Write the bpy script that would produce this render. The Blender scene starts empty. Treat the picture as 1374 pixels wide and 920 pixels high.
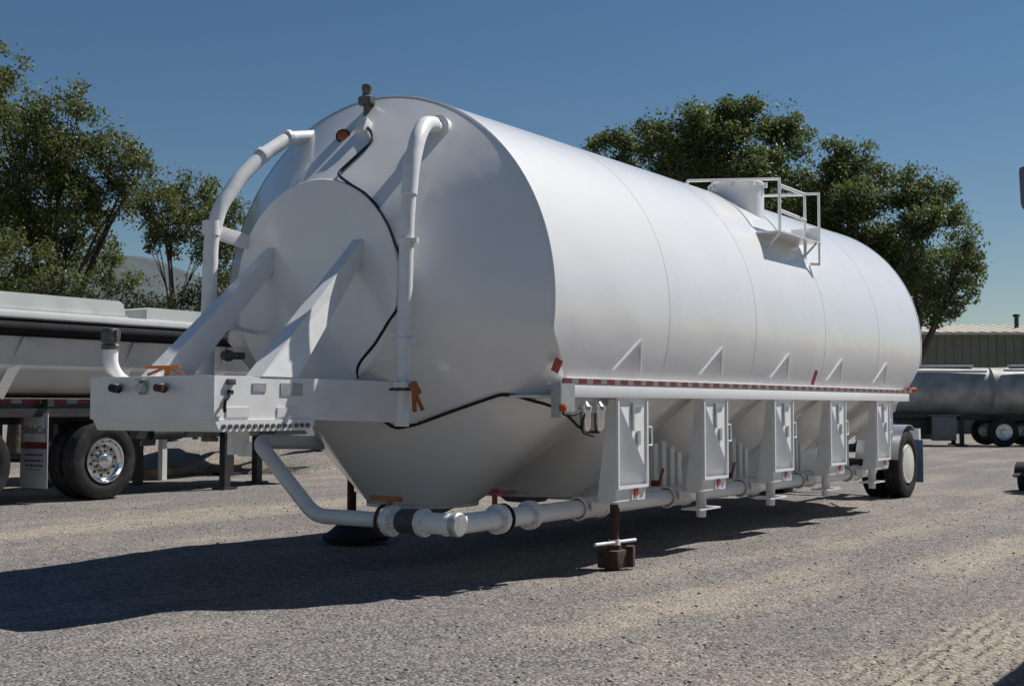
import bpy, bmesh, math, random
import numpy as np
from mathutils import Vector, Matrix
from mathutils.bvhtree import BVHTree
random.seed(7); rng = np.random.default_rng(7)
R_ = math.radians; PI = math.pi
sc = bpy.context.scene
COL = sc.collection

# ------------------------------------------------------------------ camera
FPX = 1700.0; YAW = math.atan((1828 - 687) / FPX); PITCH = math.atan(85 / FPX)
CAM = Vector((-8.30, -6.97, 1.37))
FW = Vector((math.cos(YAW) * math.cos(PITCH), math.sin(YAW) * math.cos(PITCH), math.sin(PITCH)))
RT = Vector((math.sin(YAW), -math.cos(YAW), 0)); UP = RT.cross(FW)
cd = bpy.data.cameras.new('camera'); cam = bpy.data.objects.new('camera', cd); COL.objects.link(cam)
cd.sensor_width = 36; cd.lens = 36 * FPX / 1374; cd.clip_start = .05; cd.clip_end = 9000
cam.location = CAM; cam.rotation_euler = FW.to_track_quat('-Z', 'Y').to_euler(); sc.camera = cam
def at(px, py, d):                     # point of the place that stands d metres ahead in this direction
    return CAM + (FW + RT * ((px - 687) / FPX) - UP * ((py - 460) / FPX)) * d

# ------------------------------------------------------------------ light
L = Vector((.70, -.31, 1.0)).normalized()
ELEV = math.asin(L.z); AZ = math.atan2(L.x, L.y)
w = bpy.data.worlds.new('World'); sc.world = w; w.use_nodes = True
nt = w.node_tree; bg = nt.nodes['Background']
sk = nt.nodes.new('ShaderNodeTexSky'); sk.sky_type = 'NISHITA'; sk.sun_disc = False
sk.sun_elevation = ELEV; sk.sun_rotation = AZ; sk.altitude = 1300; sk.air_density = 1.15; sk.dust_density = .5; sk.ozone_density = 1.6
hs_ = nt.nodes.new('ShaderNodeHueSaturation'); hs_.inputs['Saturation'].default_value = 1.22; hs_.inputs['Hue'].default_value = .4985; hs_.inputs['Value'].default_value = .92
nt.links.new(sk.outputs[0], hs_.inputs['Color']); nt.links.new(hs_.outputs[0], bg.inputs[0]); bg.inputs[1].default_value = .050
sd = bpy.data.lights.new('sun', 'SUN'); sd.energy = 5.0; sd.angle = R_(.53); sd.color = (1, .955, .895)
so = bpy.data.objects.new('sun', sd); COL.objects.link(so); so.rotation_euler = L.to_track_quat('Z', 'Y').to_euler(); so.location = (0, 0, 30)
sc.view_settings.view_transform = 'Standard'; sc.view_settings.look = 'None'; sc.view_settings.gamma = 1
sc.view_settings.exposure = .3; sc.view_settings.use_curve_mapping = False

# ------------------------------------------------------------------ materials
def newmat(name):
    m = bpy.data.materials.new(name); m.use_nodes = True
    n = m.node_tree.nodes; b = n['Principled BSDF']; return m, n, m.node_tree.links, b
def mat(name, col, rough=.5, metal=0, var=.12, scale=6, bump=0, bscale=30, coat=0, emit=None, dirt=None, dscale=1.5):
    m, n, l, b = newmat(name)
    tc = n.new('ShaderNodeTexCoord'); ge = n.new('ShaderNodeNewGeometry')
    nz = n.new('ShaderNodeTexNoise'); nz.inputs['Scale'].default_value = scale; nz.inputs['Detail'].default_value = 6
    l.new(ge.outputs['Position'], nz.inputs['Vector'])
    mr = n.new('ShaderNodeMapRange'); mr.inputs[1].default_value = .3; mr.inputs[2].default_value = .7
    mr.inputs[3].default_value = 1 - var; mr.inputs[4].default_value = 1 + var
    l.new(nz.outputs[0], mr.inputs[0])
    vm = n.new('ShaderNodeVectorMath'); vm.operation = 'SCALE'; vm.inputs[0].default_value = col[:3]
    l.new(mr.outputs[0], vm.inputs['Scale'])
    out = vm.outputs[0]
    if dirt:
        n2 = n.new('ShaderNodeTexNoise'); n2.inputs['Scale'].default_value = dscale; n2.inputs['Detail'].default_value = 8; n2.inputs['Roughness'].default_value = .7
        l.new(ge.outputs['Position'], n2.inputs['Vector'])
        r2 = n.new('ShaderNodeMapRange'); r2.inputs[1].default_value = .5; r2.inputs[2].default_value = .75; r2.inputs[4].default_value = dirt[3]
        l.new(n2.outputs[0], r2.inputs[0])
        mx = n.new('ShaderNodeMix'); mx.data_type = 'RGBA'; mx.inputs['B'].default_value = (*dirt[:3], 1)
        l.new(r2.outputs[0], mx.inputs['Factor']); l.new(out, mx.inputs['A']); out = mx.outputs['Result']
    l.new(out, b.inputs['Base Color'])
    b.inputs['Roughness'].default_value = rough; b.inputs['Metallic'].default_value = metal
    if coat: b.inputs['Coat Weight'].default_value = coat; b.inputs['Coat Roughness'].default_value = .08
    if bump:
        n3 = n.new('ShaderNodeTexNoise'); n3.inputs['Scale'].default_value = bscale; n3.inputs['Detail'].default_value = 3
        l.new(ge.outputs['Position'], n3.inputs['Vector'])
        bp = n.new('ShaderNodeBump'); bp.inputs['Strength'].default_value = 1; bp.inputs['Distance'].default_value = bump
        l.new(n3.outputs[0], bp.inputs['Height']); l.new(bp.outputs[0], b.inputs['Normal'])
    return m
M = {}
M['white'] = mat('white_tank_paint', (.79, .785, .775), .24, var=.02, scale=1.3, bump=.014, bscale=1.1, coat=.6, dirt=(.55, .51, .45, .10), dscale=1.2)
def streaks(m, amt):
    n = m.node_tree.nodes; l = m.node_tree.links; b = n['Principled BSDF']; src = b.inputs['Base Color'].links[0].from_socket
    ge = n.new('ShaderNodeNewGeometry'); mp = n.new('ShaderNodeMapping'); mp.inputs['Scale'].default_value = (7, 2.2, .35); l.new(ge.outputs['Position'], mp.inputs['Vector'])
    t = n.new('ShaderNodeTexNoise'); t.inputs['Scale'].default_value = 1.6; t.inputs['Detail'].default_value = 7; t.inputs['Roughness'].default_value = .65; l.new(mp.outputs[0], t.inputs['Vector'])
    r1 = n.new('ShaderNodeMapRange'); r1.inputs[1].default_value = .52; r1.inputs[2].default_value = .8; r1.inputs[4].default_value = amt; l.new(t.outputs[0], r1.inputs[0])
    x = n.new('ShaderNodeMix'); x.data_type = 'RGBA'; x.inputs['B'].default_value = (.40, .37, .33, 1); l.new(r1.outputs[0], x.inputs['Factor']); l.new(src, x.inputs['A']); l.new(x.outputs['Result'], b.inputs['Base Color'])
streaks(M['white'], .07)
M['white2'] = mat('white_frame_paint', (.745, .745, .74), .33, var=.04, scale=5, bump=.002, bscale=9, coat=.2, dirt=(.42, .38, .32, .22), dscale=3)
M['rail'] = mat('sun_lifted_rail_paint', (.82, .825, .83), .3, var=.03, scale=4, coat=.3)  # frame white made paler, strong sun on the side put into the colour
M['plate'] = mat('sun_lifted_door_sheet', (.84, .845, .85), .35, var=.05, scale=8, bump=.003, bscale=6)  # base colour lifted to make the sunlit door facet look brighter
M['black'] = mat('black_rubber', (.018, .018, .019), .6, var=.2)
M['sleeve'] = mat('grey_rubber_hose', (.06, .065, .062), .6, var=.25, scale=20)
M['tyre'] = mat('tyre_rubber', (.022, .022, .023), .75, var=.25, scale=14, dirt=(.12, .11, .095, .5), dscale=5)
M['dark'] = mat('dark_chassis_paint', (.022, .022, .024), .5, var=.25, dirt=(.09, .08, .07, .4))
M['chrome'] = mat('polished_aluminium', (.75, .76, .78), .16, 1, var=.06, scale=9)
M['alu'] = mat('dull_aluminium', (.55, .56, .57), .38, 1, var=.12, scale=4, bump=.004, bscale=3)
M['alud'] = mat('weathered_aluminium', (.33, .33, .31), .45, .2, var=.3, scale=2, bump=.006, bscale=2)
M['steel'] = mat('grey_cast_steel', (.13, .125, .12), .55, .6, var=.3, scale=20)
M['galv'] = mat('galvanised_steel', (.42, .43, .43), .45, .5, var=.15, scale=12)
M['rust'] = mat('rusty_steel', (.06, .034, .022), .85, var=.45, scale=14, bump=.004, bscale=40)
M['orange'] = mat('orange_paint', (.34, .105, .028), .65, var=.2)
M['red'] = mat('red_paint', (.20, .018, .022), .4, var=.2)
M['redlens'] = mat('red_reflector', (.34, .018, .02), .25, var=.1, scale=60)
M['amber'] = mat('amber_lens', (.42, .09, .02), .25, var=.1, scale=40)
M['tapew'] = mat('white_reflective_tape', (.20, .20, .20), .35, var=.12, scale=40)  # white tape toned down to grey, shade put into the colour
M['taper'] = mat('red_reflective_tape', (.13, .012, .018), .3, var=.15, scale=40)  # red darkened too, as tape in shade would look
M['silver'] = mat('silver_tub_paint', (.52, .51, .485), .45, 0, var=.1, scale=2, bump=.004, bscale=3, dirt=(.2, .18, .15, .3))
M['tarp'] = mat('black_tarp', (.010, .010, .012), .85, var=.3, scale=4, bump=.01, bscale=5)
M['binw'] = mat('grey_green_bin_paint', (.50, .53, .51), .6, var=.1, scale=3, dirt=(.25, .24, .2, .3))
M['offw'] = mat('chalky_white_paint', (.66, .67, .66), .55, var=.08, scale=3, dirt=(.3, .28, .25, .25))
M['flap'] = mat('white_mud_flap', (.42, .43, .46), .5, var=.06, scale=5)
M['ink'] = mat('dark_lettering', (.03, .03, .06), .5, var=.1)
M['hub'] = mat('white_hub_cover', (.62, .60, .55), .5, var=.1)
M['bluef'] = mat('blue_mud_flap', (.10, .16, .26), .5, var=.15)
M['grey'] = mat('grey_box_paint', (.16, .165, .18), .5, var=.15)
M['wood'] = mat('weathered_timber', (.2, .14, .085), .85, var=.35, scale=8, bump=.006, bscale=25)
M['bark'] = mat('tree_bark', (.075, .058, .042), .9, var=.35, scale=5, bump=.03, bscale=8)
M['glass'] = mat('dark_window_glass', (.02, .025, .03), .08, var=.1)
M['green'] = mat('green_metal_wall', (.19, .20, .15), .55, var=.08, scale=.8)
M['roof'] = mat('cream_metal_roof', (.62, .57, .47), .5, var=.05, scale=.8)
M['stone'] = mat('gravel_stones', (.25, .235, .215), .9, var=.5, scale=9)

for k_ in ('tarp', 'black', 'tyre'): M[k_].node_tree.nodes['Principled BSDF'].inputs['Specular IOR Level'].default_value = .2
def foliage(name, c1, c2):
    m, n, l, b = newmat(name)
    ge = n.new('ShaderNodeNewGeometry')
    nz = n.new('ShaderNodeTexNoise'); nz.inputs['Scale'].default_value = .8; nz.inputs['Detail'].default_value = 5
    l.new(ge.outputs['Position'], nz.inputs['Vector'])
    wn = n.new('ShaderNodeMath'); wn.operation = 'MULTIPLY_ADD'; wn.inputs[1].default_value = .5
    l.new(ge.outputs['Random Per Island'], wn.inputs[0]); 
    s2 = n.new('ShaderNodeMath'); s2.operation = 'MULTIPLY_ADD'; s2.inputs[1].default_value = 1.8; s2.inputs[2].default_value = -.65
    l.new(nz.outputs[0], s2.inputs[0]); l.new(s2.outputs[0], wn.inputs[2])
    mx = n.new('ShaderNodeMix'); mx.data_type = 'RGBA'; mx.inputs['A'].default_value = (*c1, 1); mx.inputs['B'].default_value = (*c2, 1)
    l.new(wn.outputs[0], mx.inputs['Factor']); l.new(mx.outputs['Result'], b.inputs['Base Color'])
    b.inputs['Roughness'].default_value = .55
    tr = n.new('ShaderNodeBsdfTranslucent'); l.new(mx.outputs['Result'], tr.inputs[0])
    ms = n.new('ShaderNodeMixShader'); ms.inputs[0].default_value = .45
    l.new(b.outputs[0], ms.inputs[1]); l.new(tr.outputs[0], ms.inputs[2]); l.new(ms.outputs[0], n['Material Output'].inputs[0])
    return m
M['leafL'] = foliage('elm_foliage', (.055, .075, .018), (.165, .185, .055))
M['leafR'] = foliage('dark_elm_foliage', (.05, .08, .024), (.155, .195, .06))
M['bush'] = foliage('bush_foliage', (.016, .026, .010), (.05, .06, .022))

def ground_mat():
    m, n, l, b = newmat('gravel_yard')
    ge = n.new('ShaderNodeNewGeometry'); P = ge.outputs['Position']
    def noise(scale, detail=4, rough=.6, vec=None):
        t = n.new('ShaderNodeTexNoise'); t.inputs['Scale'].default_value = scale; t.inputs['Detail'].default_value = detail; t.inputs['Roughness'].default_value = rough
        l.new(vec or P, t.inputs['Vector']); return t.outputs[0]
    def rng_(v, a, b_, c=0., d=1.):
        r = n.new('ShaderNodeMapRange'); r.inputs[1].default_value = a; r.inputs[2].default_value = b_; r.inputs[3].default_value = c; r.inputs[4].default_value = d
        l.new(v, r.inputs[0]); return r.outputs[0]
    def mix(f, a, b_, typ='MIX'):
        x = n.new('ShaderNodeMix'); x.data_type = 'RGBA'; x.blend_type = typ
        for s, v in (('A', a), ('B', b_)):
            if isinstance(v, tuple): x.inputs[s].default_value = (*v, 1)
            else: l.new(v, x.inputs[s])
        if isinstance(f, float): x.inputs['Factor'].default_value = f
        else: l.new(f, x.inputs['Factor'])
        return x.outputs['Result']
    # wheel worn streaks along the yard
    mp = n.new('ShaderNodeMapping'); mp.inputs['Scale'].default_value = (.22, 1.0, 1); mp.inputs['Rotation'].default_value = (0, 0, R_(-3))
    l.new(P, mp.inputs['Vector'])
    streak = noise(.95, 6, .62, mp.outputs[0]); patch = noise(.33, 5, .6)
    ad = n.new('ShaderNodeMath'); ad.operation = 'MULTIPLY_ADD'; ad.inputs[1].default_value = .7; l.new(streak, ad.inputs[0])
    p2 = n.new('ShaderNodeMath'); p2.operation = 'MULTIPLY'; p2.inputs[1].default_value = .3; l.new(patch, p2.inputs[0]); l.new(p2.outputs[0], ad.inputs[2])
    f = rng_(ad.outputs[0], .47, .60)
    sx = n.new('ShaderNodeSeparateXYZ'); l.new(P, sx.inputs[0])
    def op(o, a, b_=None):
        q = n.new('ShaderNodeMath'); q.operation = o
        for i, v in enumerate((a, b_)):
            if v is None: continue
            if isinstance(v, (int, float)): q.inputs[i].default_value = v
            else: l.new(v, q.inputs[i])
        return q.outputs[0]
    wob = op('MULTIPLY', op('SUBTRACT', noise(.9, 4, .6), .5), 1.1)
    def band(y, hw, x0, x1):                    # a worn strip of dry dirt along X
        d_ = op('ABSOLUTE', op('SUBTRACT', op('ADD', sx.outputs[1], wob), y))
        m1 = rng_(d_, hw * .5, hw * 1.5, 1, 0)
        m2 = op('MULTIPLY', rng_(op('ADD', sx.outputs[0], wob), x0 - .6, x0 + .6), rng_(op('ADD', sx.outputs[0], wob), x1 - 1, x1 + 1, 1, 0))
        return op('MULTIPLY', m1, m2)
    trk = band(-5.05, .33, -2.4, 1.0)
    bands = op('MAXIMUM', op('MAXIMUM', band(-2.98, .26, -1.9, 2.4), trk), op('MAXIMUM', band(-4.0, .2, 3.0, 9.0), band(5.2, .5, -3, 9)))
    f = op('MINIMUM', op('ADD', op('MULTIPLY', f, .75), op('MULTIPLY', bands, rng_(noise(3.2, 5, .7), .3, .6, .35, 1))), 1.0)
    ridge = op('MULTIPLY', op('SINE', op('MULTIPLY', op('ADD', sx.outputs[1], op('MULTIPLY', noise(1.5, 2, .5), .06)), 62.0)), op('MULTIPLY', trk, rng_(noise(5, 3, .6), .4, .6)))
    fine = noise(16, 5, .7)
    f2 = n.new('ShaderNodeMath'); f2.operation = 'MULTIPLY'; l.new(f, f2.inputs[0]); l.new(rng_(fine, .3, .65, .35, 1), f2.inputs[1])
    base = mix(f2.outputs[0], (.198, .184, .174), (.36, .31, .248))
    v1 = n.new('ShaderNodeTexVoronoi'); v1.inputs['Scale'].default_value = 40; l.new(P, v1.inputs['Vector'])
    v2 = n.new('ShaderNodeTexVoronoi'); v2.inputs['Scale'].default_value = 120; l.new(P, v2.inputs['Vector'])
    sp = n.new('ShaderNodeSeparateColor'); l.new(v1.outputs['Color'], sp.inputs[0])
    sp2 = n.new('ShaderNodeSeparateColor'); l.new(v2.outputs['Color'], sp2.inputs[0])
    g1 = n.new('ShaderNodeCombineColor'); k = rng_(sp.outputs[0], 0, 1, .38, 1.6)
    for i in range(3): l.new(k, g1.inputs[i])
    g2 = n.new('ShaderNodeCombineColor'); k2 = rng_(sp2.outputs[0], 0, 1, .5, 1.48)
    for i in range(3): l.new(k2, g2.inputs[i])
    c = mix(rng_(f, 0, 1, .75, .4), base, mix(1.0, base, g1.outputs[0], 'MULTIPLY'))
    c = mix(.7, c, mix(1.0, c, g2.outputs[0], 'MULTIPLY'))
    dk = rng_(noise(7, 3, .5), .64, .72, 0, .55)
    c = mix(dk, c, (.09, .085, .08))
    l.new(c, b.inputs['Base Color']); b.inputs['Roughness'].default_value = .95; b.inputs['Specular IOR Level'].default_value = .2
    h = n.new('ShaderNodeMath'); h.operation = 'MULTIPLY_ADD'; h.inputs[1].default_value = -1.0; l.new(v1.outputs['Distance'], h.inputs[0])
    h2 = n.new('ShaderNodeMath'); h2.operation = 'MULTIPLY'; h2.inputs[1].default_value = 2.0; l.new(noise(9, 6, .7), h2.inputs[0]); l.new(op('ADD', h2.outputs[0], op('MULTIPLY', ridge, 1.1)), h.inputs[2])
    bp = n.new('ShaderNodeBump'); bp.inputs['Strength'].default_value = .9; bp.inputs['Distance'].default_value = .024
    l.new(h.outputs[0], bp.inputs['Height']); l.new(bp.outputs[0], b.inputs['Normal'])
    return m
M['ground'] = ground_mat()

# ------------------------------------------------------------------ mesh helpers
WL = {}                                    # world location of every object
def wl(o): return WL.get(o.name, Vector((0, 0, 0)))
class MB:
    def __init__(s): s.v = []; s.f = []; s.mi = []; s.m = 0
    def add(s, vs, fs):
        o = len(s.v); s.v += [tuple(p) for p in vs]
        for f in fs: s.f.append([i + o for i in f]); s.mi.append(s.m)
        return s
    def box(s, c, d, rot=None, bev=.0):
        c = Vector(c); hx, hy, hz = [q / 2 for q in d]
        if bev <= 0:
            vs = [Vector((x, y, z)) for x in (-hx, hx) for y in (-hy, hy) for z in (-hz, hz)]
            fs = [(0, 1, 3, 2), (4, 6, 7, 5), (0, 4, 5, 1), (2, 3, 7, 6), (0, 2, 6, 4), (1, 5, 7, 3)]
        else:
            bm = bmesh.new(); bmesh.ops.create_cube(bm, size=1, matrix=Matrix.Diagonal((d[0], d[1], d[2], 1)))
            bmesh.ops.bevel(bm, geom=bm.edges[:], offset=bev, segments=2, affect='EDGES', profile=.6)
            vs = [v.co.copy() for v in bm.verts]; bm.verts.index_update(); fs = [[v.index for v in f.verts] for f in bm.faces]; bm.free()
        if rot is not None: vs = [rot @ p for p in vs]
        return s.add([c + p for p in vs], fs)
    def bar(s, p0, p1, wd, ht, up=(0, 0, 1), bev=0, taper=1):      # rectangular bar from p0 to p1
        p0, p1 = Vector(p0), Vector(p1); d = (p1 - p0); ln = d.length; d.normalize()
        u = Vector(up); sd_ = d.cross(u).normalized(); u = sd_.cross(d)
        rot = Matrix((d, sd_, u)).transposed()
        if taper == 1: return s.box((p0 + p1) / 2, (ln, wd, ht), rot, bev)
        vs = []
        for p, k in ((p0, 1), (p1, taper)):
            for a, b in ((-1, -1), (1, -1), (1, 1), (-1, 1)): vs.append(p + sd_ * wd * .5 * a * k + u * ht * .5 * b * k)
        return s.add(vs, [(3, 2, 1, 0), (4, 5, 6, 7), (0, 1, 5, 4), (1, 2, 6, 5), (2, 3, 7, 6), (3, 0, 4, 7)])
    def tube(s, path, r, seg=14, cap=True, radii=None, smooth=0):
        P = [Vector(p) for p in path]
        if smooth:                                   # round the corners
            Q = [P[0]]
            for i in range(1, len(P) - 1):
                a, b, c = P[i - 1], P[i], P[i + 1]
                k = min(smooth, (a - b).length * .45, (c - b).length * .45)
                s0 = b + (a - b).normalized() * k; s1 = b + (c - b).normalized() * k
                for t in np.linspace(0, 1, 7): Q.append(s0 * (1 - t) ** 2 + b * 2 * t * (1 - t) + s1 * t * t)
            Q.append(P[-1]); P = Q
        n = len(P); rings = []; T = []
        for i in range(n):
            a = (P[i] - P[i - 1]).normalized() if i else None
            b = (P[i + 1] - P[i]).normalized() if i < n - 1 else None
            T.append((a or b) if (a is None or b is None) else ((a + b).normalized()))
        nrm = T[0].orthogonal().normalized(); vs = []
        for i in range(n):
            nrm = (nrm - T[i] * nrm.dot(T[i])).normalized(); bn = T[i].cross(nrm)
            k = 1
            if 0 < i < n - 1: k = 1 / max(.5, math.cos((P[i] - P[i - 1]).angle(P[i + 1] - P[i]) / 2))
            rr = radii[i] if radii else r
            for j in range(seg):
                a = 2 * PI * j / seg; vs.append(P[i] + (nrm * math.cos(a) + bn * math.sin(a)) * rr)
        fs = []
        for i in range(n - 1):
            for j in range(seg):
                j2 = (j + 1) % seg; fs.append((i * seg + j, i * seg + j2, (i + 1) * seg + j2, (i + 1) * seg + j))
        if cap: fs.append(list(range(seg - 1, -1, -1))); fs.append([(n - 1) * seg + j for j in range(seg)])
        return s.add(vs, fs)
    def cyl(s, p0, p1, r0, r1=None, seg=20): return s.tube([p0, p1], r0, seg, radii=[r0, r0 if r1 is None else r1])
    def lathe(s, c, axis, prof, seg=40):              # prof: (along, radius)
        c = Vector(c); ax = Vector(axis).normalized(); u = ax.orthogonal().normalized(); v = ax.cross(u); vs = []; fs = []
        for (h, r) in prof:
            for j in range(seg):
                a = 2 * PI * j / seg; vs.append(c + ax * h + (u * math.cos(a) + v * math.sin(a)) * r)
        n = len(prof)
        for i in range(n - 1):
            for j in range(seg):
                j2 = (j + 1) % seg; fs.append((i * seg + j, i * seg + j2, (i + 1) * seg + j2, (i + 1) * seg + j))
        return s.add(vs, fs)
    def prism(s, poly, axis, a, b):                   # polygon in the plane across axis, extruded from a to b
        def P(q, t): return {'X': (t, q[0], q[1]), 'Y': (q[0], t, q[1]), 'Z': (q[0], q[1], t)}[axis]
        n = len(poly); vs = [P(q, a) for q in poly] + [P(q, b) for q in poly]
        fs = [list(range(n)), list(range(2 * n - 1, n - 1, -1))] + [(i, i + n, (i + 1) % n + n, (i + 1) % n) for i in range(n)]
        return s.add(vs, fs)
    def hull(s, pts):
        bm = bmesh.new()
        for p in pts: bm.verts.new(p)
        r = bmesh.ops.convex_hull(bm, input=bm.verts[:])
        bmesh.ops.delete(bm, geom=[v for v in bm.verts if not v.link_faces], context='VERTS')
        bmesh.ops.dissolve_limit(bm, angle_limit=R_(.4), verts=bm.verts[:], edges=bm.edges[:])
        bm.verts.index_update(); vs = [v.co.copy() for v in bm.verts]; fs = [[v.index for v in f.verts] for f in bm.faces]; bm.free()
        return s.add(vs, fs)
    def build(s, name, material, parent=None, smooth=40, loc=None, recalc=True):
        me = bpy.data.meshes.new(name); V = np.array(s.v, float)
        c = Vector(loc) if loc is not None else Vector(((V.min(0) + V.max(0)) / 2))
        me.from_pydata([tuple(p) for p in V - np.array(c)], [], s.f)
        ms = material if isinstance(material, (list, tuple)) else [material]
        for m in ms: me.materials.append(m)
        if len(ms) > 1: me.polygons.foreach_set('material_index', s.mi)
        if recalc:
            bm = bmesh.new(); bm.from_mesh(me); bmesh.ops.recalc_face_normals(bm, faces=bm.faces[:]); bm.to_mesh(me); bm.free()
        if smooth:
            me.polygons.foreach_set('use_smooth', [True] * len(me.polygons)); me.set_sharp_from_angle(angle=R_(smooth))
        o = bpy.data.objects.new(name, me); COL.objects.link(o); WL[o.name] = c
        if parent: o.parent = parent; o.location = c - wl(parent)
        else: o.location = c
        return o
def tag(o, label=None, cat=None, group=None, kind=None):
    if label: o['label'] = label
    if cat: o['category'] = cat
    if group: o['group'] = group
    if kind: o['kind'] = kind
    return o
def thing(name, loc, label, cat, group=None):
    o = bpy.data.objects.new(name, None); COL.objects.link(o); o.location = loc; WL[o.name] = Vector(loc); o.empty_display_size = .3
    return tag(o, label, cat, group)
def copy_tree(o, d, parent=None):               # a copy of an object and all below it; d is added to the topmost
    c = o.copy(); COL.objects.link(c); c.location = o.location + Vector(d); WL[c.name] = wl(o) + Vector(d)
    if parent: c.parent = parent
    for ch in list(o.children):
        cc = copy_tree(ch, (0, 0, 0), c); WL[cc.name] = wl(ch) + Vector(d)
    return c

# ------------------------------------------------------------------ ground, hill
def vnoise(x, y, s, seed):
    r = np.random.default_rng(seed); g = r.random((256, 256)); x = x / s; y = y / s
    xi = np.floor(x).astype(int); yi = np.floor(y).astype(int); fx = x - xi; fy = y - yi
    fx = fx * fx * (3 - 2 * fx); fy = fy * fy * (3 - 2 * fy)
    G = lambda a, b: g[a % 256, b % 256]
    return (G(xi, yi) * (1 - fx) + G(xi + 1, yi) * fx) * (1 - fy) + (G(xi, yi + 1) * (1 - fx) + G(xi + 1, yi + 1) * fx) * fy
def axis(lo, hi, st, far):
    a = list(np.arange(lo, hi + 1e-6, st)); g = st
    while a[-1] < far: g *= 1.22; a.append(a[-1] + g)
    g = st
    while a[0] > -far: g *= 1.22; a.insert(0, a[0] - g)
    return np.array(a)
def gz(x, y):
    z = (vnoise(x, y, 2.3, 1) - .5) * .035 + (vnoise(x * .6, y, .55, 2) - .5) * .022 + (vnoise(x, y, .21, 3) - .5) * .014
    fade = np.clip((60 - np.hypot(x, y)) / 40, 0, 1)
    return z * fade - .004
X, Y = axis(-5.5, 14, .075, 4000), axis(-6.5, 9.5, .075, 4000)
gx, gy = np.meshgrid(X, Y, indexing='ij'); V = np.stack([gx, gy, gz(gx, gy)], -1).reshape(-1, 3)
nx, ny = len(X), len(Y); idx = np.arange(nx * ny).reshape(nx, ny)
F = np.stack([idx[:-1, :-1], idx[1:, :-1], idx[1:, 1:], idx[:-1, 1:]], -1).reshape(-1, 4)
def grid_obj(name, V, F, m, smooth=True):
    me = bpy.data.meshes.new(name); me.vertices.add(len(V)); me.vertices.foreach_set('co', V.ravel())
    k = F.shape[1]; me.loops.add(F.size); me.loops.foreach_set('vertex_index', F.ravel().astype(np.int32))
    me.polygons.add(len(F)); me.polygons.foreach_set('loop_start', np.arange(0, F.size, k, dtype=np.int32))
    me.update(calc_edges=True); me.validate()
    if smooth: me.polygons.foreach_set('use_smooth', [True] * len(F))
    me.materials.append(m); o = bpy.data.objects.new(name, me); COL.objects.link(o); WL[o.name] = Vector((0, 0, 0)); return o
tag(grid_obj('ground', V, F, M['ground']), kind='structure')

# loose stones lying on the yard
vs = []; fs = []
ico = [(0, 0, 1), (1, 0, .1), (.2, 1, -.1), (-1, .2, .15), (-.1, -1, 0), (0, 0, -1)]
icf = [(0, 1, 2), (0, 2, 3), (0, 3, 4), (0, 4, 1), (5, 2, 1), (5, 3, 2), (5, 4, 3), (5, 1, 4)]
pts = []
for k in range(6000):
    d = 6.0 + 13 * rng.random() ** 1.7; px = rng.uniform(-20, 1394)
    p = CAM + (FW + RT * ((px - 687) / FPX)) * d
    pts.append((p.x, p.y,   .003 + .011 * rng.random() ** 4 + .0012 * (d - 6) * .4))
pts = np.array(pts); z0 = gz(pts[:, 0], pts[:, 1])
for k, (x, y, r) in enumerate(pts):
    a = rng.uniform(0, 2 * PI); ca, sa = math.cos(a), math.sin(a); e = rng.uniform(.6, 1.3, 3); b = len(vs)
    for q in ico:
        qx, qy, qz = q[0] * e[0] * r, q[1] * e[1] * r, q[2] * e[2] * r * .7
        vs.append((x + qx * ca - qy * sa, y + qx * sa + qy * ca, z0[k] + qz + r * .25))
    fs += [(i + b, j + b, l_ + b) for i, j, l_ in icf]
o = grid_obj('loose_gravel', np.array(vs), np.array(fs), M['stone'], False)
tag(o, 'loose grey stones scattered over the gravel yard', 'gravel', kind='stuff')

# hill beyond the trees on the left
M['hill'] = mat('sagebrush_slope', (.042, .058, .060), .95, var=.4, scale=.03)
c0 = at(200, 545, 900); ang0 = math.atan2((c0 - CAM).y, (c0 - CAM).x)
hx = np.linspace(-1, 1, 90); hy = np.linspace(0, 1, 24); vs = []
for a in hx:
    for b in hy:
        an = ang0 + a * .42 + .0; d = 560 + b * 620
        h = (116 * math.exp(-((a + .02) / .5) ** 2) + 14 * math.sin(a * 9) * (1 - abs(a)) + 9 * (vnoise(np.array(a * 12 + 40), np.array(b * 6 + 3), 1, 5) - .5)) * math.sin(min(1, b * 1.25) * PI / 2)
        if abs(a) > .85: h *= (1 - abs(a)) / .15
        vs.append((CAM.x + d * math.cos(an), CAM.y + d * math.sin(an), h - 1.5))
idx = np.arange(90 * 24).reshape(90, 24)
F = np.stack([idx[:-1, :-1], idx[1:, :-1], idx[1:, 1:], idx[:-1, 1:]], -1).reshape(-1, 4)
tag(grid_obj('hill', np.array(vs), F, M['hill']), kind='structure')

# ================================================================== the tank trailer
ZC = 2.218; RAD = 1.8; XE = 9.8
T = thing('tank_trailer', (0, 0, 0), 'huge white cylindrical bulk tank trailer with hopper doors along its side', 'trailer')
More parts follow.
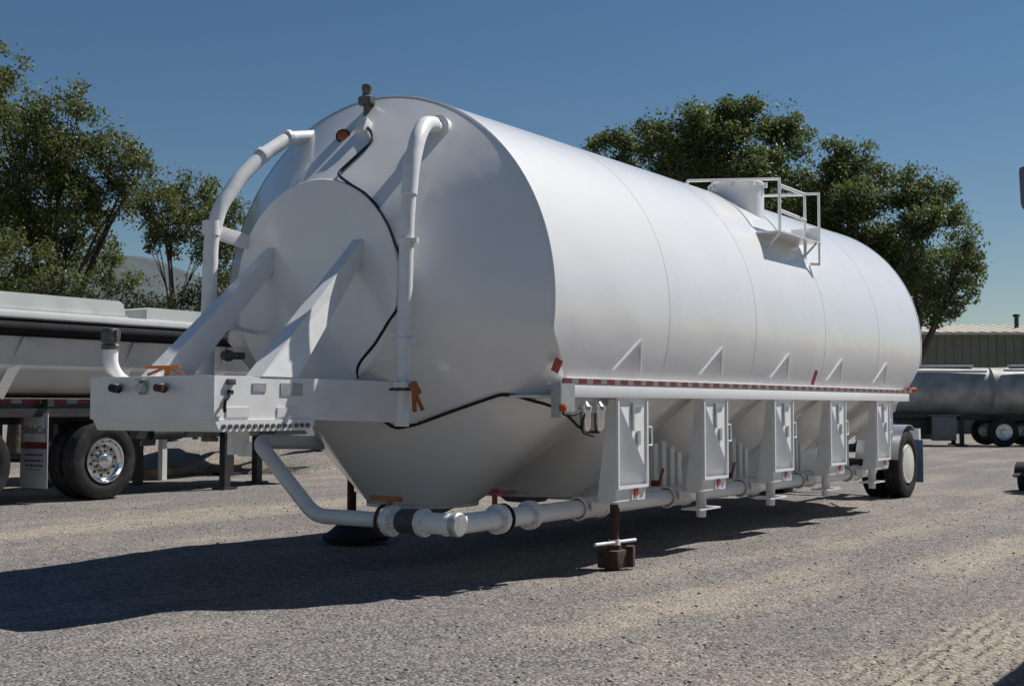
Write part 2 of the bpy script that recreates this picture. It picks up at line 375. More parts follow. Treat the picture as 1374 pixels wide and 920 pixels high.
# --- shell
mb = MB(); a0, a1 = R_(-25.5), R_(205.5); N = 120; xs = np.concatenate([np.linspace(0, .5, 12), np.linspace(.7, XE - .7, 42), np.linspace(XE - .5, XE, 12)]); vs = []; fs = []
for x in xs:
    k_ = max(0, 1 - min(x, XE - x) / .5) * R_(17.5)
    for j in range(N + 1):
        a = (a0 + k_) + (a1 - a0 - 2 * k_) * j / N
        vs.append((x, -RAD * math.cos(a) * 1.0, ZC + RAD * math.sin(a)))
for i in range(len(xs) - 1):
    for j in range(N): fs.append((i * (N + 1) + j, i * (N + 1) + j + 1, (i + 1) * (N + 1) + j + 1, (i + 1) * (N + 1) + j))
mb.add(vs, fs); shell = mb.build('tank_shell', M['white'], T)
def ring(x, r, w_, h_, a0=a0, a1=a1, n=90):
    m_ = MB(); vs = []; fs = []
    for j in range(n + 1):
        a = a0 + (a1 - a0) * j / n
        for (dx, dr) in ((-w_ / 2, -.01), (-w_ / 4, h_), (w_ / 4, h_), (w_ / 2, -.01)):
            vs.append((x + dx, -(r + dr) * math.cos(a), ZC + (r + dr) * math.sin(a)))
    for j in range(n):
        for q in range(3): fs.append((j * 4 + q, j * 4 + q + 1, (j + 1) * 4 + q + 1, (j + 1) * 4 + q))
    return m_.add(vs, fs)
for x in (1.97, 3.93, 5.96, 7.92): ring(x, RAD, .03, .002).build('weld_seam', M['white'], shell)
ring(.012, RAD, .05, .006, R_(-8), R_(188)).build('rim_band', M['white'], shell); ring(XE - .012, RAD, .05, .006, R_(-8), R_(188)).build('rim_band', M['white'], shell)
# --- heads: cone from the rim to a flat round plate, running on down into the first outlet
def head(sgn, xr, xd, zd, rd, xo, ro, zo):
    pts = []
    for j in range(181):
        a = R_(-8) + R_(196) * j / 180; pts.append((xr, RAD * math.cos(a), ZC + RAD * math.sin(a)))
    for j in range(120):
        a = 2 * PI * j / 120; pts.append((xd, rd * math.cos(a), zd + rd * math.sin(a)))
    for j in range(90):
        a = 2 * PI * j / 90; pts.append((xo + ro * math.cos(a), ro * math.sin(a), zo))
    for s_ in (-1, 1):
        pts.append((xr + sgn * .5, s_ * 1.62, 1.43)); pts.append((xr + sgn * 1.28, s_ * 1.62, 1.43)); pts.append((xr + sgn * 1.28, s_ * .5, 1.43))
    return MB().hull(pts)
hd = head(1, 0, -.758, 2.327, .848, .66, .48, .52); fhead = hd.build('front_head', M['white'], T, smooth=25)
me = fhead.data; bvh = BVHTree.FromPolygons([v.co + wl(fhead) for v in me.vertices], [list(p.vertices) for p in me.polygons])
def snap(p, off=.012):
    c, nrm, i, d = bvh.find_nearest(Vector(p))
    if nrm.x > 0: nrm = -nrm
    return c + nrm * off
def onhead(px, py, off=.012):                # where a line of sight meets the head
    d = (at(px, py, 1) - CAM).normalized(); h, nrm, i, t = bvh.ray_cast(CAM, d)
    if h is None: return None
    if nrm.dot(d) > 0: nrm = -nrm
    return h + nrm * off
mb = MB(); mb.lathe((-.758, 0, 2.327), (-1, 0, 0), [(-.03, .872), (.002, .872), (.014, .864), (.016, .845), (.022, .6), (.026, .3), (.027, .0)], 96)
mb.build('head_plate', M['white'], T)
head(-1, XE, XE + .62, 2.25, .9, XE - .55, .45, .55).build('rear_head', M['white'], T, smooth=25)
# --- hoppers between the doors
for k in range(1, 5):
    xc = .62 + 1.705 * k; pts = []
    for j in range(64):
        a = 2 * PI * j / 64; pts.append((xc + .42 * math.cos(a), .6 * math.sin(a), .50))
    for s_ in (-1, 1):
        for x, y in ((-.84, .75), (-.6, 1.3), (-.05, 1.62), (.5, 1.62), (.84, 1.25)): pts.append((xc + x, s_ * y, 1.455))
    h_ = MB().hull(pts).build('hopper', M['white'], T, smooth=22)
    mb = MB(); mb.lathe((xc, 0, .53), (0, 0, -1), [(-.01, .5), (.02, .5), (.02, .3), (.1, .2), (.1, 0)], 32); mb.build('outlet', M['galv'], h_)
    if k < 5:
        for q, (dx, hh) in enumerate(((.62, .44), (.80, .46), (.98, .40), (1.14, .34))): MB().prism([(xc + dx, -1.12), (xc + dx + .085, -1.12), (xc + dx + .085, -1.07), (xc + dx, -1.07)], 'Z', .56, .56 + hh).build('support_rib', M['white2'], T, smooth=0)
        MB().box((xc + .92, -1.06, .60), (.85, .02, .07)).build('rib_rail', M['white2'], T, smooth=0)
        mb = MB(); mb.cyl((xc + .5, -1.16, .62), (xc + .5, -1.24, .62), .03); mb.bar((xc + .5, -1.24, .62), (xc + .56, -1.25, .76), .03, .015, up=(0, -1, 0)); mb.build('outlet_handle', M['red'], T)
mb = MB(); mb.prism([(-.72, .86), (-.8, .45), (.8, .45), (.72, .86)], 'X', 2.45, 8.5); mb.build('trough', M['white2'], T)
mb = MB(); mb.prism([(-1.6, 1.44), (1.6, 1.44), (1.6, 1.46), (-1.6, 1.46)], 'X', .1, 9.7); mb.build('belly_plate', M['white2'], T)
mb = MB(); mb.lathe((.66, 0, .52), (0, 0, -1), [(-.01, .5), (.02, .5), (.02, .34), (.09, .2), (.09, 0)], 40); mb.build('outlet', M['galv'], T)
# --- long side rails with reflective tape
for s_ in (-1, 1):
    mb = MB(); mb.box((4.70, s_ * 1.735, 1.49), (9.1, .09, .10), bev=.006); mb.box((4.70, s_ * 1.70, 1.555), (9.1, .13, .02))
    rail = mb.build('side_rail', M['rail'], T)
    mb = MB(); x = .16
    while x < 9.2:
        mb.m = 0; mb.box((x + .065, s_ * 1.772, 1.572), (.128, .012, .042)); mb.m = 1; mb.box((x + .18, s_ * 1.772, 1.572), (.098, .012, .042)); x += .23
    mb.build('reflective_tape', [M['taper'], M['tapew']], rail)
    for x in (1.32, 3.0, 4.735, 6.44, 8.155):
        mb = MB(); r = Vector((0, s_ * 1, 0))
        def sf(z): return -(math.sqrt(RAD ** 2 - (z - ZC) ** 2) + .012)
        zt, zb = 1.94, 1.67
        mb.bar((x + .10, -s_ * sf(zt), zt), (x - .28, -s_ * sf(zb), zb), .018, .014, up=(0, s_, 0)); mb.bar((x + .10, -s_ * sf(zt), zt), (x + .22, -s_ * sf(zb), zb), .018, .012, up=(0, s_, 0))
        mb.build('stiffening_gusset', M['white2'], shell)
# --- hopper doors down the near side
YP_ = -1.32
GX = (1.32, 3.0, 4.735, 6.44, 8.155); W2 = .27; YF = -1.755
def door():
    x = GX[0]; mb = MB()
    web = [(YF + .012, 1.43), (YF + .012, .60), (YF + .05, .55), (-1.585, .55), (-1.57, .62), (-1.675, 1.43)]
    mb.prism(web, 'X', x - W2, x - W2 + .015); mb.prism(web, 'X', x + W2 - .015, x + W2)
    mb.box((x, -1.665, .555), (2 * W2 - .04, .14, .012)); mb.bar((x, -1.6, .57), (x, YP_ - .05, .52), .3, .012); mb.box((x, YF + .02, .62), (2 * W2 - .032, .012, .11))
    mb.box((x, YF + .006, 1.485), (2 * W2 + .03, .03, .055), bev=.005)
    hs = mb.build('door_housing', M['white2'], T)
    zt, zb = 1.455, .685; P = (x - W2 + .02, YF, 1.42); Q = (x + W2 - .02, YF, .82); b_ = .2 * (2 * W2 - .04) / (P[2] - Q[2])
    vs = [(x - W2 + .02, YF, zt), (x + W2 - .02, YF, zt), Q, P, (x - W2 + .02, YF + b_ * (P[2] - zb), zb), (x + W2 - .02, YF + b_ * (Q[2] - zb), zb)]  # invented diagonal fold: lower-left facet tilts from the sun to form the shade
    mb = MB().add(vs, [(0, 1, 2, 3), (3, 2, 5, 4)]); pn = mb.build('door_panel', M['plate'], hs, smooth=0, recalc=False)
    mb = MB(); fy = YF - .004
    for z in (zt, zb): mb.box((x, fy, z), (2 * W2 + .0, .022, .026))
    for s_ in (-1, 1): mb.box((x + s_ * (W2 - .011), fy, (zt + zb) / 2), (.022, .022, zt - zb - .03))
    mb.build('door_frame', M['rail'], hs)
    mb = MB(); mb.tube([(x + W2 + .01, YF - .012, 1.19), (x + W2 + .075, YF - .012, 1.19), (x + W2 + .075, YF - .012, 1.03), (x + W2 + .01, YF - .012, 1.03)], .008, 8, smooth=.02)
    mb.build('door_handle', M['white2'], hs)
    mb = MB(); mb.bar((x - .005, YF - .012, 1.40), (x + .0, YF - .012, 1.16), .028, .012, up=(0, -1, 0)); mb.bar((x, YF - .012, 1.36), (x + .19, YF - .012, 1.385), .02, .012, up=(0, -1, 0)); mb.box((x + .1, YF - .01, 1.10), (.05, .014, .12))
    mb.build('door_latch', M['galv'], hs)
    mb = MB(); mb.box((x + .06, YF + .008, .625), (.13, .012, .10)); mb.m = 1; mb.box((x + .065, YF + .0, .638), (.07, .012, .06)); mb.build('warning_sticker', [M['offw'], M['redlens']], hs)
    # pipe saddle under the door
    mb = MB(); mb.lathe((x, YP_, .49), (1, 0, 0), [(-.2, .088), (-.2, .104), (-.17, .104), (-.17, .092), (.17, .092), (.17, .104), (.2, .104), (.2, .088)], 24)
    mb.box((x, -1.45, .515), (.34, .012, .10)); mb.build('pipe_clamp', M['white2'], hs)
    return hs
d0 = door()
for gx_ in GX[1:]: copy_tree(d0, (gx_ - GX[0], 0, 0), T)
# --- jacks
def jack(y, down, x):
    mb = MB(); zt = .56 if y < 0 else 1.4
    if down:
        mb.tube([(x, y, .10), (x, y, zt)], .036, 14); mb.tube([(x + .07, y, .16), (x + .07, y, .5)], .012, 8)
        lg = mb.build('landing_leg', M['rust'], T)
        mb = MB(); mb.box((x - .02, y, .075), (.20, .20, .15), bev=.012); mb.box((x + .1, y - .1, .09), (.09, .07, .18), Matrix.Rotation(.3, 3, 'Z'), bev=.01); mb.cyl((x, y, .15), (x, y, .19), .06); mb.build('jack_base', M['rust'], lg)
        mb = MB(); mb.tube([(x - .36, y - .02, .222), (x + .34, y - .02, .205)], .0145, 10); mb.cyl((x, y, .15), (x, y, .235), .055, .048); mb.build('jack_handle', M['white2'], lg)
    else:
        mb = MB(); mb.tube([(x, y, .36), (x, y, zt)], .05, 14); lg = mb.build('landing_leg', M['white2'], T)
        mb = MB(); mb.box((x, y, .385), (.46, .2, .016)); mb.cyl((x, y, .30), (x, y, .38), .045, .05); mb.build('foot_plate', M['white2'], lg)
    return lg
jack(-1.62, True, 1.24); jack(1.62, True, 1.55)
for gx_ in (GX[1], GX[2], GX[3], GX[4]): jack(-1.6, False, gx_)
mb = MB(); mb.lathe((1.55, 1.55, .02), (0, 0, 1), [(0, 0), (0, .33), (.05, .34), (.09, .27), (.15, .2), (.2, .12), (.2, 0)], 28); o = mb.build('jack_pad', M['black'], T)
# --- running pipe, manifold across the front
def flange(p, ax, r=.118, t=.026, bolts=8, parent=None):
    p = Vector(p); ax = Vector(ax).normalized(); m_ = MB(); m_.lathe(p, ax, [(-t, .0), (-t, r), (-t * .08, r), (-t * .08, r * .93), (t * .08, r * .93), (t * .08, r), (t, r), (t, 0)], 32)
    u = ax.orthogonal().normalized(); v = ax.cross(u)
    for j in range(bolts):
        a = 2 * PI * j / bolts; q = p + (u * math.cos(a) + v * math.sin(a)) * r * .84; m_.cyl(q - ax * (t + .02), q + ax * (t + .02), .011, seg=6)
    return m_.build('pipe_flange', M['white2'], parent)
YP, ZP, XL = -1.32, .49, -.78
mb = MB(); mb.tube([(XL + .02, YP, ZP), (9.0, YP, ZP)], .077, 24); rp = mb.build('running_pipe', M['white2'], T)
for x in (-.08, .37): flange((x, YP, ZP), (1, 0, 0), parent=rp)
mb = MB(); mb.lathe((.08, YP, ZP), (1, 0, 0), [(-.105, .09), (-.098, .12), (-.086, .12), (-.08, .1)], 32); mb.build('gasket', M['black'], rp)
ZL = .505
mb = MB(); mb.tube([(XL, -1.460, ZL), (XL, -1.160, ZL)], .08, 24); mb.tube([(XL, -1.160, ZL), (XL, -1.100, ZL)], .1, 24); mf = mb.build('manifold_pipe', M['white2'], T)
mb = MB(); mb.lathe((XL, -1.460, ZL), (0, -1, 0), [(-.05, .088), (0, .09), (.012, .08), (.014, 0)], 32); mb.build('end_cap', M['galv'], mf)
mb = MB(); mb.lathe((XL, -1.000, ZL), (0, 1, 0), [(-.12, .078), (-.11, .09), (-.05, .086), (.0, .09), (.05, .086), (.08, .09), (.1, .078)], 28); mb.build('rubber_sleeve', M['sleeve'], mf)
flange((XL, -0.820, ZL), (0, 1, 0), .118, parent=mf); flange((XL, -1.135, ZL), (0, 1, 0), .105, .02, parent=mf)
mb = MB(); mb.lathe((XL, -0.730, ZL), (0, 1, 0), [(-.03, .1), (-.03, .122), (-.012, .122), (-.012, .1)], 32); mb.build('flange_gasket', M['rust'], mf)
mb = MB(); mb.tube([(XL, -0.930, ZL), (XL, -0.040, ZL), (XL, 0.560, 1.045), (XL + .05, 0.600, 1.08), (.1, .60, 1.05)], .06, 20, smooth=.12); mb.build('riser_pipe', M['white2'], mf)
mb = MB(); mb.bar((XL - .02, -0.930, ZL + .165), (XL - .02, -0.640, ZL + .17), .05, .035, bev=.006); mb.cyl((XL, -0.800, ZL + .1), (XL, -0.800, ZL + .16), .025); mb.build('valve_handle', M['orange'], mf)
mb = MB(); mb.tube([(-.08, YP + .03, ZP + .1), (-.08, YP + .03, ZP + .19)], .022, 10); mb.lathe((-.08, YP + .03, ZP + .19), (0, 0, 1), [(0, 0), (0, .05), (.02, .05), (.03, .03), (.05, .03), (.05, 0)], 16); mb.bar((-.08, YP + .02, ZP + .21), (.0, YP - .12, ZP + .22), .03, .02); mb.build('valve_handle', M['red'], rp)
# --- loading pipes up the front head
def pipe_pts(lst): return [Vector(p) for p in lst]
mb = MB(); mb.tube([(-.86, -.98, 1.22), (-.80, -.975, 2.75), (-.715, -.95, 3.22), (-.60, -.92, 3.46), (-.45, -.87, 3.60), (-.16, -.79, 3.63), (-.02, -.74, 3.60)], .056, 20, smooth=.10)
lp = mb.build('loading_pipe', M['white2'], T)
mb = MB(); mb.tube([(-.765, -.965, 2.98), (-.715, -.95, 3.22), (-.60, -.92, 3.46), (-.45, -.87, 3.60), (-.28, -.825, 3.632)], .064, 20, smooth=.10); mb.build('elbow_sleeve', M['white2'], lp)
mb = MB(); mb.lathe((-.17, -.793, 3.63), (-1, -.2, .1), [(-.1, .1), (.02, .1), (.035, .06)], 28); mb.build('pipe_collar', M['white2'], lp)
for z, xx in ((2.62, -.805), (1.86, -.835)):
    mb = MB(); mb.lathe((xx, -.976, z), (0, 0, 1), [(-.02, .057), (-.02, .072), (.02, .072), (.02, .057)], 20); mb.box((xx, -1.06, z), (.03, .05, .04)); mb.box((xx + .1, -.92, z), (.2, .02, .03)); mb.build('pipe_clip', M['white2'], lp)
flange((-.85, -.98, 1.53), (0, 0, 1), .10, .018, parent=lp)
mb = MB(); mb.lathe((-.85, -.98, 1.50), (0, 0, 1), [(-.012, .057), (-.012, .104), (.004, .104), (.004, .057)], 28); mb.build('gasket', M['rust'], lp)
mb = MB(); mb.bar((-.87, -1.10, 1.50), (-.88, -1.12, 1.33), .03, .02, up=(0, -1, 0)); mb.bar((-.87, -1.085, 1.545), (-.87, -1.14, 1.46), .05, .05); mb.bar((-.86, -1.10, 1.48), (-.82, -1.15, 1.34), .025, .02, up=(0, -1, 0)); mb.build('valve_handle', M['orange'], lp)
mb = MB(); mb.tube([(-1.17, .80, 1.30), (-1.13, .80, 2.72), (-1.05, .79, 3.0), (-.86, .77, 3.26), (-.62, .74, 3.50), (-.34, .71, 3.69), (-.02, .66, 3.755)], .061, 20, smooth=.09)
lp2 = mb.build('loading_pipe', M['white2'], T)
for p_, a_ in (((-.335, .71, 3.692), (1, -.15, .3)), ((-.62, .74, 3.50), (1, -.1, .75))): MB().lathe(p_, a_, [(-.02, .06), (-.02, .072), (.02, .072), (.02, .06)], 24).build('pipe_collar', M['white2'], lp2)
mb = MB(); mb.bar((-1.12, .80, 2.80), (-.70, .74, 2.73), .04, .12, bev=.005); mb.build('pipe_bracket', M['white2'], lp2)
mb = MB(); mb.lathe((-1.13, .80, 2.82), (0, 0, 1), [(-.06, .064), (-.06, .072), (.06, .072), (.06, .064)], 24); mb.build('pipe_clip', M['white2'], lp2)
# --- gooseneck
g = MB(); GXF, GY = -2.40, .635
for s_ in (-1, 1):
    y = s_ * (GY - .04)
    g.prism([(GXF, 1.28), (GXF, 1.575), (-.42, 1.565), (-.22, 1.235), (-1.5, 1.275)], 'Y', y - .04, y + .04)
g.box((GXF - .006, 0, 1.4275), (.012, 2 * GY + .004, .297)); g.box((-2.05, 0, 1.573), (.66, 2 * GY - .17, .012))
gn = g.build('gooseneck_frame', M['white2'], T)
mb = MB(); mb.prism([(GXF - .014, 1.279), (GXF + .03, 1.20), (-1.52, 1.20), (-1.45, 1.24), (-1.45, 1.279)], 'Y', -GY - .012, GY - .03)
kp = mb.build('kingpin_plate', M['white2'], gn)
for k in range(15): MB().cyl((GXF + .06 + .058 * k, -GY - .028, 1.235), (GXF + .06 + .058 * k, -GY - .010, 1.235), .016, seg=8).build('bolt', M['steel'], kp)
mb = MB(); mb.cyl((-1.95, -.1, 1.2), (-1.95, -.1, 1.15), .045); mb.cyl((-1.95, -.1, 1.15), (-1.95, -.1, 1.12), .06); mb.build('kingpin', M['steel'], kp)
mb = MB(); mb.box((-1.98, -.42, 1.12), (.16, .05, .17)); mb.box((-1.92, -.42, 1.07), (.05, .09, .1)); mb.build('hanger_bracket', M['white2'], kp)
for x in (-2.2, -1.72): MB().box((x, -GY - .004, 1.33), (.21, .008, .068)).build('lifting_plate', M['offw'], gn)
for x, z, a, b in ((-2.0, 1.5, .13, .06), (-1.68, 1.49, .22, .09)): MB().box((x, -GY - .003, z), (a, .006, b)).build('data_plate', M['galv'], gn)
mb = MB(); mb.tube([(-2.29, -GY - .02, 1.46), (-2.31, -GY - .03, 1.43), (-2.34, -GY - .03, 1.41), (-2.345, -GY - .03, 1.36), (-2.335, -GY - .02, 1.335)], .011, 8, smooth=.02); mb.box((-2.28, -GY - .015, 1.465), (.03, .03, .03)); mb.build('release_latch', M['black'], gn)
mb = MB(); mb.box((-2.27, -GY - .01, 1.535), (.07, .03, .04), bev=.008); mb.build('identification_light', M['steel'], gn)
for yy, red in ((.30, 0), (-.17, 1)):
    mb = MB(); mb.cyl((GXF - .012, yy, 1.50), (GXF - .075, yy, 1.50), .03, .026); mb.m = 1; mb.cyl((GXF - .075, yy + .03, 1.50), (GXF - .075, yy - .05, 1.49), .03, seg=14); mb.m = 2; mb.cyl((GXF - .03, yy + .09, 1.502), (GXF - .03, yy + .02, 1.502), .014)
    mb.build('air_coupling', [M['galv'], M['rust'] if red else M['black'], M['chrome']], gn)
mb = MB(); mb.lathe((GXF - .012, .06, 1.50), (-1, 0, 0), [(0, .05), (.03, .05), (.04, .04), (.05, .035), (.05, 0)], 20); mb.box((GXF - .045, .06, 1.555), (.04, .08, .012)); mb.build('electrical_socket', M['galv'], gn)
mb = MB(); mb.tube([(-2.05, .56, 1.50), (-2.22, .565, 1.56), (-2.30, .565, 1.66), (-2.30, .565, 1.80)], .055, 18, smooth=.1); sp_ = mb.build('drain_stub', M['white2'], gn)
mb = MB(); mb.lathe((-2.30, .565, 1.78), (0, 0, 1), [(0, .058), (0, .066), (.03, .066), (.04, .056), (.07, .056), (.08, .068), (.13, .07), (.15, .06), (.155, 0)], 20)
for s_ in (-1, 1): mb.box((-2.30, .565 + s_ * .075, 1.88), (.03, .02, .09))
mb.build('hose_cap', M['steel'], sp_)
mb = MB(); mb.bar((-2.1, .44, 1.655), (-1.95, .22, 1.66), .018, .022); mb.bar((-2.08, .42, 1.60), (-2.0, .30, 1.66), .018, .02); mb.bar((-2.0, .30, 1.655), (-1.93, .2, 1.60), .018, .02); mb.box((-2.0, .3, 1.61), (.03, .03, .08)); mb.build('lever', M['orange'], gn)
# --- struts from the gooseneck to the plate
for s_ in (-1, 1):
    vs = []
    for x, z, y, h in ((-1.98, 1.577, .56, .08), (-1.62, 1.577, .56, .08), (-.775, 2.50, .47, .048), (-.775, 2.68, .47, .048)):
        vs += [(x, s_ * y - h, z), (x, s_ * y + h, z)]
    mb = MB().add(vs, [(0, 2, 4, 6), (1, 7, 5, 3), (0, 1, 3, 2), (2, 3, 5, 4), (4, 5, 7, 6), (6, 7, 1, 0)]); st = mb.build('strut', M['white2'], T, smooth=0)
# --- valve on the plate, far side cluster seen between the struts
mb = MB(); mb.cyl((-1.05, .62, 1.78), (-.95, .60, 1.78), .03); mb.lathe((-1.08, .63, 1.78), (-1, .2, 0), [(-.02, 0), (-.02, .045), (.02, .05), (.04, .035), (.06, .035), (.06, 0)], 16); mb.build('pressure_valve', M['steel'], T)
mb = MB(); mb.tube([(-1.06, .66, 2.08), (-.95, .62, 2.0), (-.8, .6, 1.98)], .018, 10); mb.box((-1.02, .64, 2.0), (.12, .06, .025)); mb.build('vent_bracket', M['white2'], T)
# --- top vent, lamp, cable
p = onhead(492, 152, 0)
if p is None: p = Vector((-.1, .12, 3.93))
mb = MB(); mb.cyl(p + Vector((0, 0, -.06)), p + Vector((0, 0, .07)), .028); mb.lathe(p + Vector((0, 0, .07)), (0, 0, 1), [(0, .03), (0, .07), (.06, .075), (.075, .04), (.11, .035), (.13, .045), (.17, .04), (.19, .0)], 18); mb.box(p + Vector((-.02, -.05, .1)), (.06, .06, .05)); mb.build('relief_valve', M['steel'], T)
p = onhead(488, 172, .0); 
if p is not None:
    mb = MB(); mb.box(p + Vector((-.03, -.02, .0)), (.08, .10, .13), Matrix.Rotation(.5, 3, 'Y'), bev=.008); mb.box(p + Vector((-.05, .05, -.12)), (.05, .12, .10), Matrix.Rotation(.5, 3, 'Y'), bev=.008); mb.build('junction_box', M['white2'], T)
p = onhead(461, 184, .0); c_, nr, i_, d_ = bvh.find_nearest(p)
if nr.x > 0: nr = -nr
nr = (nr * .4 + Vector((-.8, -.62, 0))).normalized()
mb = MB(); mb.lathe(p - nr * .02, nr, [(-.05, .062), (.045, .062), (.05, .056), (.05, .047)], 28); lm = mb.build('marker_lamp', M['black'], T)
mb = MB(); mb.lathe(p - nr * .02, nr, [(.046, .049), (.056, .044), (.062, .03), (.064, 0)], 28); mb.build('lens', M['amber'], lm)
def cable(pix, r=.0125, off=.018, name='cable', extra=()):
    pts = []
    for a, b in zip(pix[:-1], pix[1:]):
        n = max(2, int(math.hypot(a[0] - b[0], a[1] - b[1]) / 6))
        for t in range(n):
            q = onhead(a[0] + (b[0] - a[0]) * t / n, a[1] + (b[1] - a[1]) * t / n, off)
            if q is not None: pts.append(q)
    pts += [Vector(e) for e in extra]
    keep = [pts[0]]
    for q in pts[1:]:
        if (q - keep[-1]).length > .03: keep.append(q)
    sm = [keep[0]] + [(keep[i - 1] + keep[i] * 2 + keep[i + 1]) / 4 for i in range(1, len(keep) - 1)] + [keep[-1]]
    MB().tube(sm, r, 8).build(name, M['black'], T)
cable([(489, 168), (501, 180), (501, 192), (478, 213), (453, 236), (470, 249), (492, 262), (510, 283), (523, 305), (530, 326), (538, 345), (541, 380), (537, 408), (527, 424), (521, 436), (505, 462), (486, 484), (480, 497), (482, 512)])
cable([(505, 548), (518, 566), (532, 573), (560, 567), (600, 552), (640, 538), (672, 527), (688, 528), (712, 535), (730, 540)], extra=[(.16, -1.73, 1.37), (.22, -1.78, 1.30), (.38, -1.78, 1.20), (.56, -1.76, 1.15), (.75, -1.75, 1.16)])
# --- front end of the rail: bracket, filters, lamp
mb = MB(); mb.box((.20, -1.79, 1.44), (.20, .012, .22)); mb.box((.098, -1.75, 1.42), (.014, .09, .28)); br = mb.build('valve_bracket', M['galv'], T)
for x in (.50, .72):
    mb = MB(); mb.lathe((x, -1.77, 1.17), (0, 0, 1), [(0, 0), (0, .028), (.03, .045), (.15, .05), (.17, .06), (.2, .06), (.215, .04), (.24, .02), (.24, 0)], 18); mb.cyl((x - .08, -1.77, 1.34), (x + .08, -1.77, 1.34), .022); mb.build('air_filter', M['chrome'], br)
mb = MB(); mb.tube([(.12, -1.80, 1.31), (.25, -1.80, 1.30), (.34, -1.79, 1.31), (.44, -1.78, 1.33)], .010, 8, smooth=.04); mb.tube([(.44, -1.80, 1.30), (.40, -1.80, 1.22), (.42, -1.80, 1.16), (.58, -1.80, 1.13)], .010, 8, smooth=.05); mb.build('air_hose', M['black'], br)
mb = MB(); mb.lathe((.10, -1.80, 1.36), (-.3, -1, 0), [(0, .035), (.02, .035), (.03, .02), (.03, 0)], 16); mb.build('side_lamp', M['amber'], br)
def on_shell(x, z, o=.006): return Vector((x, -(math.sqrt(RAD ** 2 - (z - ZC) ** 2) + o), z))
for x, z0_, h_, w_ in ((.13, 1.64, .10, .10), (5.75, 1.62, .16, .07)):
    a, b = on_shell(x, z0_), on_shell(x + .03, z0_ + h_); MB().bar(a, b, w_, .008, up=(0, -1, 0)).build('reflector', M['redlens'], T)
# --- hatch, platform and guard rail on top
hc = Vector((5.52, -.90, 0)); mb = MB(); zb_ = ZC + math.sqrt(RAD ** 2 - 1.22 ** 2) - .12
mb.lathe((hc.x, hc.y, 0), (0, 0, 1), [(zb_, .31), (3.95, .31), (3.95, .33), (3.975, .33), (4.0, .30), (4.012, .15), (4.016, 0)], 40); ht = mb.build('fill_hatch', M['white'], T)
for j in range(8):
    a = 2 * PI * j / 8 + .2; MB().box((hc.x + .335 * math.cos(a), hc.y + .335 * math.sin(a), 3.955), (.03, .03, .06)).build('hatch_clamp', M['white2'], ht)
dk = MB(); dk.box((5.38, -1.60, 3.282), (1.26, .28, .018)); dk.box((6.006, -1.55, 3.37), (.012, .36, .19)); dk.box((5.38, -1.45, 3.262), (1.26, .03, .045))
plat = dk.build('platform', M['white2'], T)
for x in (4.8, 5.9): MB().bar((x, -1.72, 3.27), (x, -1.55, 3.10), .02, .02).build('platform_bracket', M['white2'], plat)
mb = MB(); rr_ = .021
mb.tube([(5.18, -1.56, 3.29), (5.18, -1.56, 3.935), (5.20, -.42, 4.03), (5.20, -.35, 3.95)], rr_, 8)
mb.tube([(5.18, -1.56, 3.865), (5.97, -1.56, 3.865)], rr_, 8); mb.tube([(5.18, -1.56, 3.58), (5.97, -1.56, 3.56)], rr_, 8)
mb.tube([(5.96, -1.56, 3.10), (5.96, -1.56, 3.87), (5.99, -1.72, 3.865), (5.99, -1.72, 3.03), (5.96, -1.62, 3.04)], rr_, 8)
mb.tube([(5.95, -1.56, 3.865), (5.95, -.95, 3.905), (5.95, -.95, 3.70)], rr_, 8)
mb.build('guard_rail', M['white2'], plat)
# --- rear frame, axle, wheels
mb = MB()
for s_ in (-1, 1): mb.box((10.0, s_ * .5, .92), (3.9, .1, .22)); mb.box((9.2, s_ * 1.3, 1.15), (.1, .5, .5))
mb.box((11.9, 0, .92), (.1, 2.3, .2)); mb.box((9.3, 0, 1.05), (.12, 2.6, .16))
mb.build('rear_frame', M['white2'], T)
WX, WR = 10.98, .505
mb = MB(); mb.cyl((WX, -1.1, WR), (WX, 1.1, WR), .07); mb.box((WX, .5, .72), (.9, .09, .08)); mb.box((WX, -.5, .72), (.9, .09, .08)); mb.build('axle', M['dark'], T)
def tyre_prof(r, wd): 
    h = wd / 2; ri = r * .56
    return [(-h * .72, ri), (-h * .95, ri + (r - ri) * .3), (-h, ri + (r - ri) * .6), (-h * .88, r * .965), (-h * .7, r), (-h * .34, r), (-h * .31, r * .975), (-h * .25, r * .975), (-h * .22, r), (h * .22, r), (h * .25, r * .975), (h * .31, r * .975), (h * .34, r), (h * .7, r), (h * .88, r * .965), (h, ri + (r - ri) * .6), (h * .95, ri + (r - ri) * .3), (h * .72, ri)]
